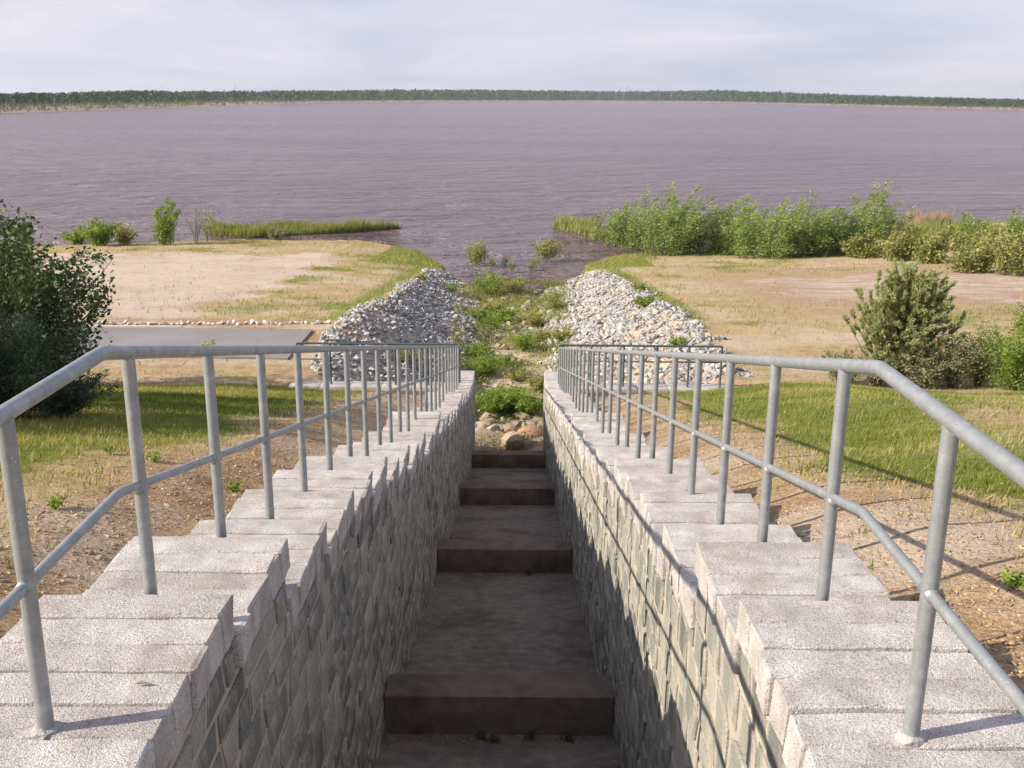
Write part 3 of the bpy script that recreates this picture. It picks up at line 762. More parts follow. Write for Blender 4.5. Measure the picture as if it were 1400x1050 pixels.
# ------------------------------------------------------------------ railings
RX = 1.36
def fillet(pts, r=0.10, n=4):
    out = [Vector(pts[0])]
    for i in range(1, len(pts) - 1):
        a, b, c = (Vector(pts[i + k]) for k in (-1, 0, 1))
        p0 = b + (a - b).normalized() * r; p1 = b + (c - b).normalized() * r
        for k in range(n + 1):
            t = k / n; out.append(p0 * (1 - t) ** 2 + b * 2 * t * (1 - t) + p1 * t * t)
    return out + [Vector(pts[-1])]
YB = {-1: 3.50, 1: 3.38}
for side, lab in ((-1, 'galvanised tube railing on the left stone wall, bending level near the camera'), (1, 'galvanised tube railing on the right stone wall, bending level near the camera')):
    root = empty('tube_railing', (side * RX, 2.75, ztop(2.75))); rl = Vector(root.location)
    prop(root, lab, 'railing', 'railings along the channel walls')
    def put(name, b, smooth=True):
        b.v = [(x - rl.x, y - rl.y, z - rl.z) for x, y, z in b.v]
        return link(name, auto_smooth(b.mesh(name, M['steel'], smooth), 50), root)
    yb = YB[side]; x = side * RX; ye = 27.0
    zt = 10.112
    top = [(x, 0.6, zt), (x, yb, zt), (x, ye, zt - 0.2425 * (ye - yb))]
    b = MB(); b.tube(fillet(top, 0.025), 0.0265, 16); put('top_rail', b)
    mid = [(x, 0.6, zt - 0.54), (x, yb + 0.02, zt - 0.54), (x, ye, zt - 0.54 - 0.2425 * (ye - yb - 0.02))]
    b = MB(); b.tube(fillet(mid, 0.02), 0.0185, 14); put('middle_rail', b)
    y = 1.75
    ks = [1.75, 2.78] + [3.73 + 0.98 * i for i in range(24)]
    for y in ks:
        if y > ye + 0.05: break
        zr = zt - 0.2425 * max(0, y - yb)
        b = MB(); b.tube([(x, y, ztop(y) - 0.05), (x, y, zr - 0.012)], 0.0255, 16)
        p = put('post', b)
        b = MB(); b.tube([(x - 0.0, y - 0.034, zr - 0.541 - (0.242 * 0.0)), (x, y + 0.034, zr - 0.541 - 0.242 * 0.068 * (y > yb))], 0.0225, 12)
        b.v = [(q[0] - rl.x, q[1] - rl.y, q[2] - rl.z) for q in b.v]
        link('weld_collar', b.mesh('weld_collar', M['steel'], True), p)
        if y < 3:
            b = MB(); b.tube([(x, y, ztop(y) - 0.01), (x, y, ztop(y) + 0.004), (x, y, ztop(y) + 0.013)], [0.046, 0.042, 0.028], 11)
            b.v = [(q[0] - rl.x + random.uniform(-.006, .006), q[1] - rl.y + random.uniform(-.006, .006), q[2] - rl.z) for q in b.v]
            link('grout_collar', b.mesh('grout_collar', M['slab']), p)
for side, lab in ((-1, 'tube railing coloured shade-dark across the left head wall at the channel mouth'), (1, 'tube railing coloured shade-dark across the right head wall at the channel mouth')):
    root = empty('head_wall_railing', (side * 3.6, 27.2, ZH)); prop(root, lab, 'railing', 'railings on the head walls')
    zt = 10.112 - 0.2425 * (27.0 - 3.45) + 0.02 - ZH
    x0, x1 = side * (RX - 3.6 + 0.0), side * (5.85 - 3.6)
    b = MB(); b.tube([(x0, -0.2, zt), (x0 + side * .06, 0, zt), (x1, 0, zt)], 0.030, 12); link('top_rail', auto_smooth(b.mesh('top_rail', M['darksteel'], True), 50), root)
    b = MB(); b.tube([(x0, 0, zt - 0.45), (x1, 0, zt - 0.45)], 0.022, 10); link('middle_rail', b.mesh('middle_rail', M['darksteel'], True), root)
    for i in range(6):
        x = x0 + (x1 - x0) * i / 5
        if i == 0: x += side * 0.02
        b = MB(); b.tube([(x, 0, -0.05), (x, 0, zt)], 0.029, 10); link('post', auto_smooth(b.mesh('post', M['darksteel'], True), 50), root)

# ------------------------------------------------------------------ asphalt path
pe = []; xs = np.concatenate([np.linspace(-60, -20, 20, endpoint=False), np.linspace(-20, -6.95, 40)])
b = MB()
far = 34.9 + (fbm(xs * 0.6, xs * 0 + 3, 3) - 0.5) * 0.12; near = 30.9 + (fbm(xs * 0.8, xs * 0 + 9, 3) - 0.5) * 0.3
near = near + np.clip((xs + 8.2), 0, 1) * 0.0
for i in range(len(xs)):
    zz = 3.0 + 0.065
    b.v += [(xs[i], near[i], zz - 0.2), (xs[i], near[i], zz), (xs[i], far[i], zz + 0.01), (xs[i], far[i], zz - 0.2)]
for i in range(len(xs) - 1):
    k = i * 4; b.f += [[k, k + 4, k + 5, k + 1], [k + 1, k + 5, k + 6, k + 2], [k + 2, k + 6, k + 7, k + 3]]
k = (len(xs) - 1) * 4; b.f.append([k, k + 3, k + 2, k + 1])
prop(link('asphalt_path', b.mesh('asphalt_path', M['asphalt'])), 'smooth grey asphalt path ending beside the left rubble bank', None, None, 'structure')
b = MB(); b.box((-22, 34.98, 2.9), (-11.6, 35.10, 3.115), 0.01)
prop(link('path_kerb', auto_smooth(b.mesh('path_kerb', M['edging'], True))), 'pale concrete kerb along the far edge of the asphalt path', 'kerb')

# ------------------------------------------------------------------ rocks
def rock_proto(seed, mat, sub=1, cuts=9, rnd=0.0):
    rg = np.random.default_rng(seed)
    bm = bmesh.new(); bmesh.ops.create_icosphere(bm, subdivisions=sub + 1 if rnd else sub + 1, radius=1.0)
    co = np.array([v.co[:] for v in bm.verts])
    for _ in range(cuts):
        nrm = rg.normal(size=3); nrm /= np.linalg.norm(nrm); dd = rg.uniform(0.28, 0.7) if not rnd else rg.uniform(0.8, 0.95)
        s = co @ nrm - dd; co -= np.where(s > 0, s, 0)[:, None] * nrm
    co += rg.normal(size=co.shape) * 0.025
    co *= np.array([1.0, rg.uniform(0.65, 0.9), rg.uniform(0.5, 0.75)])
    me = bpy.data.meshes.new('rock')
    for v, c in zip(bm.verts, co): v.co = c
    bm.to_mesh(me); bm.free(); me.materials.append(mat)
    face_attr(me, 'tint', [rg.random() * 0.3] * len(me.polygons))
    if rnd: me.polygons.foreach_set('use_smooth', np.ones(len(me.polygons), bool))
    return me
def lowrock(seed, sub=2):      # 20-face rock for the far mass
    rg = np.random.default_rng(seed)
    bm = bmesh.new(); bmesh.ops.create_icosphere(bm, subdivisions=sub, radius=1.0)
    co = np.array([v.co[:] for v in bm.verts]); fc = np.array([[v.index for v in f.verts] for f in bm.faces]); bm.free()
    for _ in range(8):
        nrm = rg.normal(size=3); nrm /= np.linalg.norm(nrm); s = co @ nrm - rg.uniform(0.22, 0.62); co = co - np.where(s > 0, s, 0)[:, None] * nrm
    return co * np.array([1.35, 0.95, 0.62]), fc
RIP = [rock_proto(300 + k, M['riprap']) for k in range(10)]
BOU = [rock_proto(400 + k, M['boulder'], cuts=7) for k in range(6)]
M['whitestone'] = mk_rock('white_stone', [(0, (0.55, 0.52, 0.48)), (0.5, (0.68, 0.65, 0.61)), (1, (0.60, 0.57, 0.54))], 0.4)
WHI = [rock_proto(450 + k, M['whitestone']) for k in range(5)]
LOW = [lowrock(500 + k) for k in range(8)]
TINY = [lowrock(520 + k, 1) for k in range(8)]
def rotmat(a, b, c):
    return np.array(Matrix.Rotation(a, 3, 'Z') @ Matrix.Rotation(b, 3, 'X') @ Matrix.Rotation(c, 3, 'Y'))
def in_riprap(x, y):
    ax = abs(x); c = float(crest_w(x, y)); w = float(np.interp(y, [28, 45, 60, 80], [1.5, 1.45, 2.0, 5.0]))
    nn = (fbm(x * 0.9, y * 0.5, 3) - 0.5) * 1.6
    if y < 28.6 or ax < w + nn * 0.5: return False
    if x < 0:
        if y > 64.5 + nn * 2: return False
        edge = c + 0.4 + nn - max(0, (y - 50)) * 0.04
        if y < 37.5: edge = 6.35 - 0.15 * max(0, 33 - y) + nn * 0.4
        if ax > edge: return False
        if 28 < y < 31 and ax > 6.4: return False
    else:
        if y > 63.5 + nn * 2: return False
        edge = c + 0.5 + nn - max(0, (y - 48)) * 0.05
        if ax > edge: return False
    return True
rocks = []
for _ in range(220000):
    y = 28.6 + 36 * random.random(); x = random.uniform(-8, 8)
    if in_riprap(x, y):
        w = fbm(x * 0.8 + 50, y * 0.8, 3)
        if random.random() < 0.35 + 0.65 * (w > 0.40): rocks.append((x, y, 0.05 + 0.115 * random.random() ** 2.2))
    if len(rocks) > 19000: break
rx = np.array([r[0] for r in rocks]); ry = np.array([r[1] for r in rocks]); rz = H(rx, ry)
order = sorted(range(len(rocks)), key=lambda i: -rocks[i][2] / math.dist((rx[i], ry[i], rz[i]), tuple(CAMP)) * (1 if (ry[i] > 34 and random.random() < 0.7) else 0.3))
single = set(order[:300])
bv, bf, bt = [], [], []; off = 0
labL = 'pale grey broken stone on the rubble bank left of the channel'; labR = 'pale grey broken stone on the rubble bank right of the channel'
for i, (x, y, s) in enumerate(rocks):
    zz = rz[i] + s * random.uniform(-0.1, 0.55)
    a = (random.uniform(0, 6.28), random.uniform(-.9, .9), random.uniform(-.9, .9))
    if i in single:
        o = link('riprap_stone', RIP[random.randrange(10)]); o.location = (x, y, zz); o.rotation_euler = (a[1], a[2], a[0]); o.scale = (s * 1.2,) * 3
        w_ = abs(x) / float(crest_w(x, y)); band = 'low by the channel' if w_ < 0.55 else ('halfway up' if w_ < 0.85 else 'at the crest')
        prop(o, 'pale broken stone %s on the %s rubble bank, %s' % (band, 'left' if x < 0 else 'right', 'lake end' if y > 48 else 'head wall end'), 'stone', 'riprap stones on the left bank' if x < 0 else 'riprap stones on the right bank')
    else:
        co, fc = (LOW if s > 0.09 else TINY)[random.randrange(8)]
        bv.append((co * s) @ rotmat(*a).T + np.array([x, y, zz])); bf.append(fc + off); off += len(co); bt += [random.random()] * len(fc)
me = mesh('riprap', np.concatenate(bv), np.concatenate(bf), M['riprap']); face_attr(me, 'tint', bt)
prop(link('riprap', me), 'small grey rubble covering both channel banks', None, None, 'stuff')
# white stones lining the path
for i in range(84):
    x = -22 + i * 0.185 + random.uniform(-.06, .06); y = 35.75 + random.uniform(-.12, .12) + 0.3 * max(0, (x + 12) / 5)
    o = link('edging_stone', WHI[random.randrange(5)]); s = random.uniform(0.10, 0.19)
    o.location = (x, y, float(H(x, y)) + s * 0.3); o.rotation_euler = (random.uniform(-.4, .4), random.uniform(-.4, .4), random.uniform(0, 6.3)); o.scale = (s, s, s)
    prop(o, 'small whitish stone in the row along the far edge of the asphalt path', 'stone', 'white stones lining the path')
# boulders behind the last sill, placed from the photograph
bl = [(664, 601, 50, 'long flat brown boulder against the left wall at the channel end', 0), (668, 577, 22, 'pointed grey boulder below the left wall under the weeds', 0),
      (655, 588, 34, 'brown boulder touching the left wall behind the last sill', 0), (697, 588, 26, 'pale slanted boulder left of the round red one', 0),
      (728, 595, 38, 'rounded reddish boulder resting behind the last concrete sill', 1), (703, 606, 44, 'wide grey boulder lying on the last sill in the middle', 0),
      (743, 580, 22, 'square pale boulder against the right wall at the channel end', 0), (706, 580, 26, 'flat pale boulder behind the slanted one at the weeds', 0),
      (684, 604, 18, 'small brown boulder between two larger ones on the last sill', 0), (727, 578, 22, 'brown-green boulder above the round red one', 0),
      (741, 607, 22, 'low brown boulder in the right corner behind the last sill', 0), (735, 551, 34, 'pale angular boulder lying among weeds in the channel', 0),
      (660, 611, 22, 'small grey boulder in the left corner behind the last sill', 0), (722, 609, 24, 'grey-brown boulder in front of the round red one', 0),
      (676, 590, 26, 'brown boulder between the pointed grey one and the pale slanted one', 0), (714, 568, 22, 'tan boulder half buried in the weeds above the flat pale one', 0),
      (748, 596, 20, 'dark boulder squeezed between the round red one and the right wall', 0),
      (690, 576, 18, 'small tan boulder at the edge of the weeds in the channel', 0), (720, 585, 20, 'small brown boulder behind the round red one', 0)]
redm = rock_proto(901, M['redrock'], cuts=3, rnd=1.0)
for px, py, wpx, lab, red in bl:
    p = at_z(px, py, 0.80 if py > 565 else 0.95)
    d = np.linalg.norm(p - CAMP); s = wpx / FPX * d * 0.5
    o = link('boulder', redm if red else BOU[random.randrange(6)])
    o.location = (p[0], max(p[1], 27.5), p[2] - 0.02); o.scale = (s * 1.3, s * 1.2, s * 1.25)
    o.rotation_euler = (random.uniform(-.3, .3), random.uniform(-.25, .25), random.uniform(0, 6.3) if not red else 0.3)
    prop(o, lab, 'boulder', 'boulders at the foot of the chute')
# rubble along the channel bed
for i in range(230):
    y = 29.0 + 31 * random.random(); w = float(np.interp(y, [28, 45, 60], [1.7, 1.9, 2.6])); x = random.uniform(-w, w) + 0.25
    s = random.uniform(0.12, 0.34) * (0.7 if random.random() < 0.55 else 1.15)
    tan = random.random() < 0.75
    o = link('channel_rock', BOU[random.randrange(6)] if tan else RIP[random.randrange(10)])
    o.location = (x, y, float(H(x, y)) + s * 0.2); o.scale = (s, s, s * 0.9); o.rotation_euler = (random.uniform(-.5, .5), random.uniform(-.5, .5), random.uniform(0, 6.3))
    prop(o, '%s %s rock lying in the weedy channel bed, %s' % ('large' if s > 0.22 else 'small', 'tan' if tan else 'grey', 'near the chute mouth' if y < 38 else ('halfway to the lake' if y < 49 else 'close to the lake')), 'rock', 'rocks along the channel bed')
# gravel on the bare earth beside the walls
bv, bf, bt = [], [], []; off = 0
for _ in range(20000):
    sd_ = random.choice((-1, 1)); y = 3 + 24 * random.random() ** 1.6; x = sd_ * (1.85 + abs(random.gauss(0, 0.9)))
    s = random.uniform(0.004, 0.015) * (1.9 if random.random() < 0.05 else 1)
    co, fc = LOW[random.randrange(8)]
    bv.append((co * s) @ rotmat(random.uniform(0, 6.3), 0, 0).T + np.array([x, y, 0.0])); bf.append(fc + off); off += len(co); bt += [random.random()] * len(fc)
gv = np.concatenate(bv); cen = np.repeat(np.array([v.mean(0) for v in bv]), [len(v) for v in bv], 0)
gv[:, 2] += H(cen[:, 0], cen[:, 1]) + 0.003
me = mesh('gravel', gv, np.concatenate(bf), M['pebble']); face_attr(me, 'tint', bt)
prop(link('gravel', me), 'small brown gravel on the bare earth beside the walls', None, None, 'stuff')

# ------------------------------------------------------------------ vegetation
def blades(name, mat, x, y, hgt, wid, label, lean=(0.25, 0.05), jitter=0.35, zoff=0.0, base_z=None, parent=None, dens_tint=None):
    n = len(x); z = H(x, y) if base_z is None else base_z
    a = rng.random(n) * 6.283; dxy = np.stack([np.cos(a), np.sin(a)], -1)
    tilt = rng.normal(size=(n, 2)) * jitter + np.array(lean)
    b0 = np.stack([x - dxy[:, 0] * wid, y - dxy[:, 1] * wid, z - 0.01 + zoff], -1)
    b1 = np.stack([x + dxy[:, 0] * wid, y + dxy[:, 1] * wid, z - 0.01 + zoff], -1)
    tp = np.stack([x + tilt[:, 0] * hgt, y + tilt[:, 1] * hgt, z + zoff + hgt], -1)
    v = np.stack([b0, b1, tp], 1).reshape(-1, 3)
    me = mesh(name, v, np.arange(n * 3).reshape(-1, 3), mat)
    t = rng.random(n) if dens_tint is None else np.clip(dens_tint + rng.normal(size=n) * 0.18, 0, 1)
    face_attr(me, 'tint', t)
    o = link(name, me, parent)
    if label: prop(o, label, None, None, 'stuff')
    return o
def scatter(n, x0, x1, y0, y1, chan, thr=0.0, powy=1.0):
    x = x0 + (x1 - x0) * rng.random(n); y = y0 + (y1 - y0) * rng.random(n) ** powy
    g, d, s = zones(x, y); w = (g, d)[chan]
    if chan == 1: w = w * (1 - g)
    jit = (fbm(x * 3.1, y * 3.1, 3) - 0.5) * 0.9
    keep = rng.random(n) < np.clip(w * 1.1 + jit - 0.12, 0, 1)
    ok = (H(x, y) > 0.03)
    return x[keep & ok], y[keep & ok]
X, Y, T = [], [], []
for x0, x1, n in ((-16, -1.9, 150000), (1.9, 17, 170000)):
    x, y = scatter(n, x0, x1, 4.5, 29.0, 0, powy=1.25); X.append(x); Y.append(y)
x, y = np.concatenate(X), np.concatenate(Y)
blades('grass', M['grass'], x, y, 0.03 + 0.055 * rng.random(len(x)), 0.005 + 0.004 * rng.random(len(x)), 'short green grass on the slopes beside the walls',
       dens_tint=0.15 + 0.8 * sstep(0.38, 0.62, fbm(x * 0.5, y * 0.5, 4)))
X, Y = [], []
for x0, x1, n in ((-16, -1.9, 60000), (1.9, 17, 60000)):
    x, y = scatter(n, x0, x1, 4.5, 29.0, 1, powy=1.25); X.append(x); Y.append(y)
x, y = np.concatenate(X), np.concatenate(Y)
blades('dry_grass', M['drygrass'], x, y, 0.03 + 0.06 * rng.random(len(x)), 0.004 + 0.004 * rng.random(len(x)), 'straw coloured grass at the edges of the slopes')
xa, ya = scatter(90000, -45, -5, 36.5, 82, 1); xb, yb_ = scatter(90000, 5, 50, 29.5, 90, 1)
x, y = np.concatenate([xa, xb]), np.concatenate([ya, yb_])
blades('meadow_grass', M['drygrass'], x, y, 0.04 + 0.11 * rng.random(len(x)) ** 2, 0.006 + 0.006 * rng.random(len(x)), 'dry yellow meadow grass between the path and the lake')
xa, ya = scatter(70000, -45, -3, 30, 82, 0); xb, yb_ = scatter(80000, 3, 50, 29.5, 95, 0)
x, y = np.concatenate([xa, xb]), np.concatenate([ya, yb_])
blades('bank_grass', M['grass'], x, y, 0.08 + 0.16 * rng.random(len(x)), 0.014 + 0.012 * rng.random(len(x)), 'green grass on the crests of the channel banks and by the shore',
       dens_tint=0.45 + 0.5 * fbm(x * 0.4, y * 0.4, 3))

def leaf_mesh(name, mat, c, ax_, size, aspect, tint):
    """diamond leaves: centre c, long axis ax_, size (n)"""
    n = len(c)
    ax_ = ax_ / (np.linalg.norm(ax_, axis=1)[:, None] + 1e-9)
    q = rng.normal(size=(n, 3)); w = np.cross(ax_, q); w /= (np.linalg.norm(w, axis=1)[:, None] + 1e-9)
    s = size[:, None]
    v = np.stack([c - ax_ * s * 0.5, c + w * s * aspect * 0.5, c + ax_ * s * 0.5, c - w * s * aspect * 0.5], 1).reshape(-1, 3)
    me = mesh(name, v, np.arange(n * 4).reshape(-1, 4), mat)
    face_attr(me, 'tint', np.clip(tint, 0, 1))
    return me
def bush(name, base, h, hw, nst, nlf, lsize, mat, label, cat, group=None, lean=(0.15, 0.03), aspect=0.45, wind=0.3, bark='bark', low=0.12, spread=1.0,
         twig=0.30, stemr=0.02, tw_per=16, droop=0.0, seed=0, foot=0.12, ragged=0.0):
    rg = np.random.default_rng(seed + 11)
    root = empty(name, tuple(base)); prop(root, label, cat, group)
    sb = MB(); C, A, T = [], [], []
    per = max(4, nlf // (nst * tw_per))
    lean3 = np.array([lean[0], lean[1], 0.0])
    for i in range(nst):
        th = i * 2.39996 + rg.uniform(-.4, .4); rr = hw * math.sqrt((i + 0.5) / nst) * spread
        hh_ = h * (1.0 - 0.42 * (rr / (hw * spread + 1e-6)) ** 1.6) * rg.uniform(0.80 - ragged, 1.02 + ragged * 0.5)
        lean3 = np.array([lean[0] + rg.uniform(-0.5, 1.0) * ragged, lean[1], 0.0])
        end = np.array([math.cos(th) * rr, math.sin(th) * rr, hh_]) + lean3 * hh_
        b0 = np.array([math.cos(th), math.sin(th), 0]) * hw * foot * math.sqrt(rg.random())
        t = np.linspace(0, 1, 7); curve = b0[None] * (1 - t)[:, None] + np.stack([end[0] * t ** 1.4, end[1] * t ** 1.4, end[2] * t ** 0.9], -1)
        curve += rg.normal(size=curve.shape) * 0.018 * h * t[:, None]
        sb.tube([tuple(p) for p in curve], [stemr * (1 - 0.85 * k) for k in t], 5, cap=False)
        stint = rg.random() * 0.4
        for k in range(tw_per):
            u = low + (1 - low) * (k + rg.random()) / tw_per
            j = min(5, int(u * 6)); f = u * 6 - j; p0 = curve[j] * (1 - f) + curve[j + 1] * f
            a = rg.uniform(0, 6.283); L = twig * h * (1.15 - 0.8 * u) * rg.uniform(0.5, 1.1)
            dr = np.array([math.cos(a), math.sin(a), rg.uniform(0.1, 0.8) - droop]) + lean3 * 1.5 + np.array([wind * u, 0, 0])
            dr /= np.linalg.norm(dr); p1 = p0 + dr * L
            if L > 0.12 * h * 0.5: sb.tube([tuple(p0), tuple((p0 + p1) / 2 + rg.normal(size=3) * 0.02 * L), tuple(p1)], [stemr * 0.3, stemr * 0.2, stemr * 0.1], 3, cap=False)
            m_ = per; s = rg.random(m_) ** 0.7
            c = p0[None] + dr[None] * (L * s)[:, None] + rg.normal(size=(m_, 3)) * (0.20 * L + lsize * 0.3)
            C.append(c); A.append(dr[None] + rg.normal(size=(m_, 3)) * 0.7 + np.array([wind, 0, 0])); T.append(stint + 0.25 * u + rg.random(m_) * 0.35)
    C = np.concatenate(C); A = np.concatenate(A); T = np.concatenate(T)
    ok = C[:, 2] > 0.02; C, A, T = C[ok], A[ok], T[ok]
    sz = lsize * (0.6 + 0.8 * rg.random(len(C)))
    link('trunk', sb.mesh('trunk', M[bark], True), root)
    link('crown', leaf_mesh('crown', M[mat], C, A, sz, aspect, T), root)
    return root
def bush_px(name, px, py, top, wpx, nst, nlf, lsize, mat, label, cat='shrub', group=None, at=None, **k):
    p = hit(px, py) if at is None else at
    d = np.linalg.norm(p - CAMP); dep = -(CM3.T @ (p - CAMP))[2]
    h = (py - top) / FPX * dep * 1.03; hw = wpx / 2 / FPX * dep
    return bush(name, (p[0], p[1], min(p[2], float(H(p[0], p[1]))) if at is None else p[2]), h, hw, nst, nlf, lsize, M and mat, label, cat, group, **k)

# wind-bent willows along the right shore
wl = [(822, 338, 280, 46, 'thin feathery willow sapling at the water end of the willow row', 5, 1300), (862, 342, 268, 84, 'dense round willow nearest the lake inlet', 22, 6500),
      (908, 348, 262, 84, 'tall bushy willow second from the lake inlet, leaning in the wind', 22, 6500), (952, 345, 272, 72, 'willow with narrow crown in the middle of the row', 16, 4500),
      (996, 347, 272, 76, 'willow just left of the row centre with ragged top', 18, 5200), (1042, 352, 270, 84, 'broad willow reaching lowest to the dry grass', 20, 6500),
      (1088, 350, 270, 76, 'willow right of the row centre, pale tipped', 18, 5200), (1128, 348, 282, 56, 'low willow beside the tallest one', 14, 3500),
      (1178, 346, 256, 80, 'tallest wind-swept willow with plumes bent to the right', 20, 6200), (1075, 342, 274, 60, 'willow half hidden behind its neighbours in the row', 12, 3000)]
for i, (px, py, tp, w, lab, ns, nl) in enumerate(wl):
    bush_px('willow', px, py, tp + 1, w * 1.15, ns + 8, int(nl * 1.8), 0.18, 'leaf_willow', lab, 'willow', 'wind-bent willows along the shore', lean=(0.20, 0.04), wind=0.9, aspect=0.36, twig=0.24, stemr=0.03, seed=i, low=0.0, foot=0.8, ragged=0.24)
yl = [(1172, 352, 318, 60, 'small yellow-green shrub under the tallest willow'), (1226, 356, 306, 66, 'yellow-green shrub right of the tallest willow'),
      (1268, 360, 318, 54, 'thin pale shrub between two yellow-green bushes'), (1322, 372, 316, 92, 'broad yellow-green shrub at the edge of the bare field'),
      (1384, 376, 306, 80, 'yellow-green shrub at the right edge of the picture'), (1322, 330, 290, 40, 'dark green upright shrub near the brown reeds'),
      (1388, 335, 282, 60, 'tall green shrub behind the yellow ones at the right edge'), (1290, 340, 312, 50, 'low green shrub in front of the brown reeds'),
      (1350, 350, 312, 50, 'olive shrub among the bushes on the far right shore')]
for i, (px, py, tp, w, lab) in enumerate(yl):
    bush_px('shore_shrub', px, py, tp, w, 14, 3200, 0.20, 'leaf_willow' if 'green upright' in lab or 'tall green' in lab else 'leaf_yellow', lab, 'shrub', 'shrubs on the right shore', lean=(0.12, 0.03), wind=0.5, stemr=0.025, seed=40 + i, low=0.0, foot=0.5, ragged=0.25)
# left shore
bush_px('shore_shrub', 105, 334, 312, 60, 10, 1800, 0.18, 'leaf_fresh', 'low yellow-green shrub at the left end of the sandy beach', 'shrub', 'shrubs on the left shore', seed=61)
bush_px('shore_shrub', 135, 336, 298, 66, 16, 3800, 0.18, 'leaf_fresh', 'rounded bright green shrub at the waterline of the sandy beach', 'shrub', 'shrubs on the left shore', seed=62, low=0.05)
bush_px('shore_shrub', 168, 336, 306, 40, 10, 1800, 0.17, 'leaf_yellow', 'small brownish-green shrub between the rounded shrub and the young tree', 'shrub', 'shrubs on the left shore', seed=63, low=0.05)
bush_px('young_birch', 224, 335, 266, 46, 12, 3800, 0.17, 'leaf_fresh', 'slender leafy young tree standing by the lake edge', 'tree', None, seed=64, low=0.03, twig=0.2)
bush_px('bare_sapling', 268, 332, 264, 34, 5, 260, 0.10, 'leaf_yellow', 'nearly bare brown sapling beside the leafy young tree', 'sapling', None, seed=65, bark='deadwood', stemr=0.035, tw_per=12)
bush_px('young_birch', 283, 330, 284, 18, 5, 700, 0.14, 'leaf_yellow', 'thin yellowish young tree right of the bare sapling', 'tree', None, seed=66)
bush_px('bare_sapling', 349, 322, 268, 10, 2, 40, 0.08, 'leaf_yellow', 'single bare stick-like sapling in front of the reed bed', 'sapling', None, seed=67, bark='deadwood', stemr=0.03, tw_per=5)
bush_px('shore_shrub', 378, 328, 312, 34, 8, 1100, 0.16, 'leaf_grey', 'small grey-green bush in front of the reed bed', 'shrub', 'shrubs on the left shore', seed=68)
bush_px('shore_shrub', 468, 322, 312, 22, 6, 500, 0.12, 'brownreed', 'tiny rust-brown bush at the tip of the beach', 'shrub', 'shrubs on the left shore', seed=69)

# reeds
def reed_patch(name, pts_px, n, h, mat, label, wid=0.03):
    P = np.array([at_z(a, b, 0.0)[:2] for a, b in pts_px])
    x0, x1, y0, y1 = P[:, 0].min(), P[:, 0].max(), P[:, 1].min(), P[:, 1].max()
    x = x0 + (x1 - x0) * rng.random(n * 4); y = y0 + (y1 - y0) * rng.random(n * 4)
    ins = np.zeros(len(x), bool)
    for i in range(len(P)):
        a, b = P[i], P[(i + 1) % len(P)]
        c = ((a[1] > y) != (b[1] > y)) & (x < (b[0] - a[0]) * (y - a[1]) / (b[1] - a[1] + 1e-9) + a[0])
        ins ^= c
    ins &= rng.random(len(x)) < np.clip(fbm(x * 0.6, y * 0.6, 3) * 2.2 - 0.3, 0.1, 1)
    x, y = x[ins][:n], y[ins][:n]
    hh_ = h * (0.35 + 0.75 * rng.random(len(x)) ** 1.5) * (0.35 + 1.3 * fbm(x * 0.45 + 7, y * 0.45, 4))
    return blades(name, mat, x, y, hh_, wid, label, lean=(0.22, 0.02), jitter=0.16, base_z=np.maximum(H(x, y), -0.05))
reed_patch('reed_bed', [(288, 323), (290, 315), (420, 312.5), (480, 312.5), (549, 312.2), (470, 319), (400, 322), (340, 326)], 15000, 0.8, M['reed'], 'long green reed bed standing in the water off the sandy beach')
reed_patch('brown_reeds', [(1238, 304), (1244, 300), (1285, 301), (1300, 309), (1250, 312)], 5000, 1.1, M['brownreed'], 'patch of brown dry reeds in the lake on the right')
reed_patch('shore_reeds', [(756, 312), (760, 306), (812, 308), (830, 330), (800, 322)], 5000, 0.9, M['brownreed'] and M['leaf_yellow'], 'yellow-green reeds in the water beside the willow row')
reed_patch('shore_reeds', [(1236, 330), (1245, 316), (1330, 318), (1400, 330), (1400, 345), (1300, 350)], 9000, 1.0, M['reed'], 'green reeds behind the yellow shrubs on the right shore')

# plants in the inlet and the channel
def clump_px(name, px, py, wpx, hpx, n, mat, label, lsize=0.07, at=None, cat='weed clump', seed=0, group=None, aspect=0.5):
    p = hit(px, py) if at is None else at
    if p[2] < 0: p = at_z(px, py, 0.0)
    dep = -(CM3.T @ (p - CAMP))[2]; hw = wpx / 2 / FPX * dep; h = hpx / FPX * dep
    return bush(name, tuple(p), h, hw, max(6, n // 160), n, lsize, mat, label, cat, group, lean=(0.05, 0), wind=0.15, low=0.1, twig=0.5, stemr=0.006, tw_per=8, seed=seed, aspect=aspect)
clump_px('water_plant', 651, 364, 36, 36, 1500, 'leaf_yellow', 'yellow-green plant clump standing in the inlet water left of the middle', 0.14, seed=1, group='plants in the inlet')
clump_px('water_plant', 746, 358, 40, 34, 1600, 'leaf_yellow', 'yellow-green plant clump standing in the inlet water right of the middle', 0.14, seed=2, group='plants in the inlet')
clump_px('water_plant', 668, 406, 56, 40, 2600, 'leaf_fresh', 'broad green plant mat at the foot of the left rubble bank by the water', 0.10, seed=3, group='plants in the inlet')
clump_px('water_plant', 700, 398, 70, 20, 1800, 'leaf_yellow', 'low green sedge at the waterline across the inlet', 0.11, seed=4, group='plants in the inlet')
clump_px('water_plant', 755, 428, 26, 36, 1400, 'leaf_yellow', 'upright green plants at the foot of the right rubble bank', 0.10, seed=5, group='plants in the inlet')
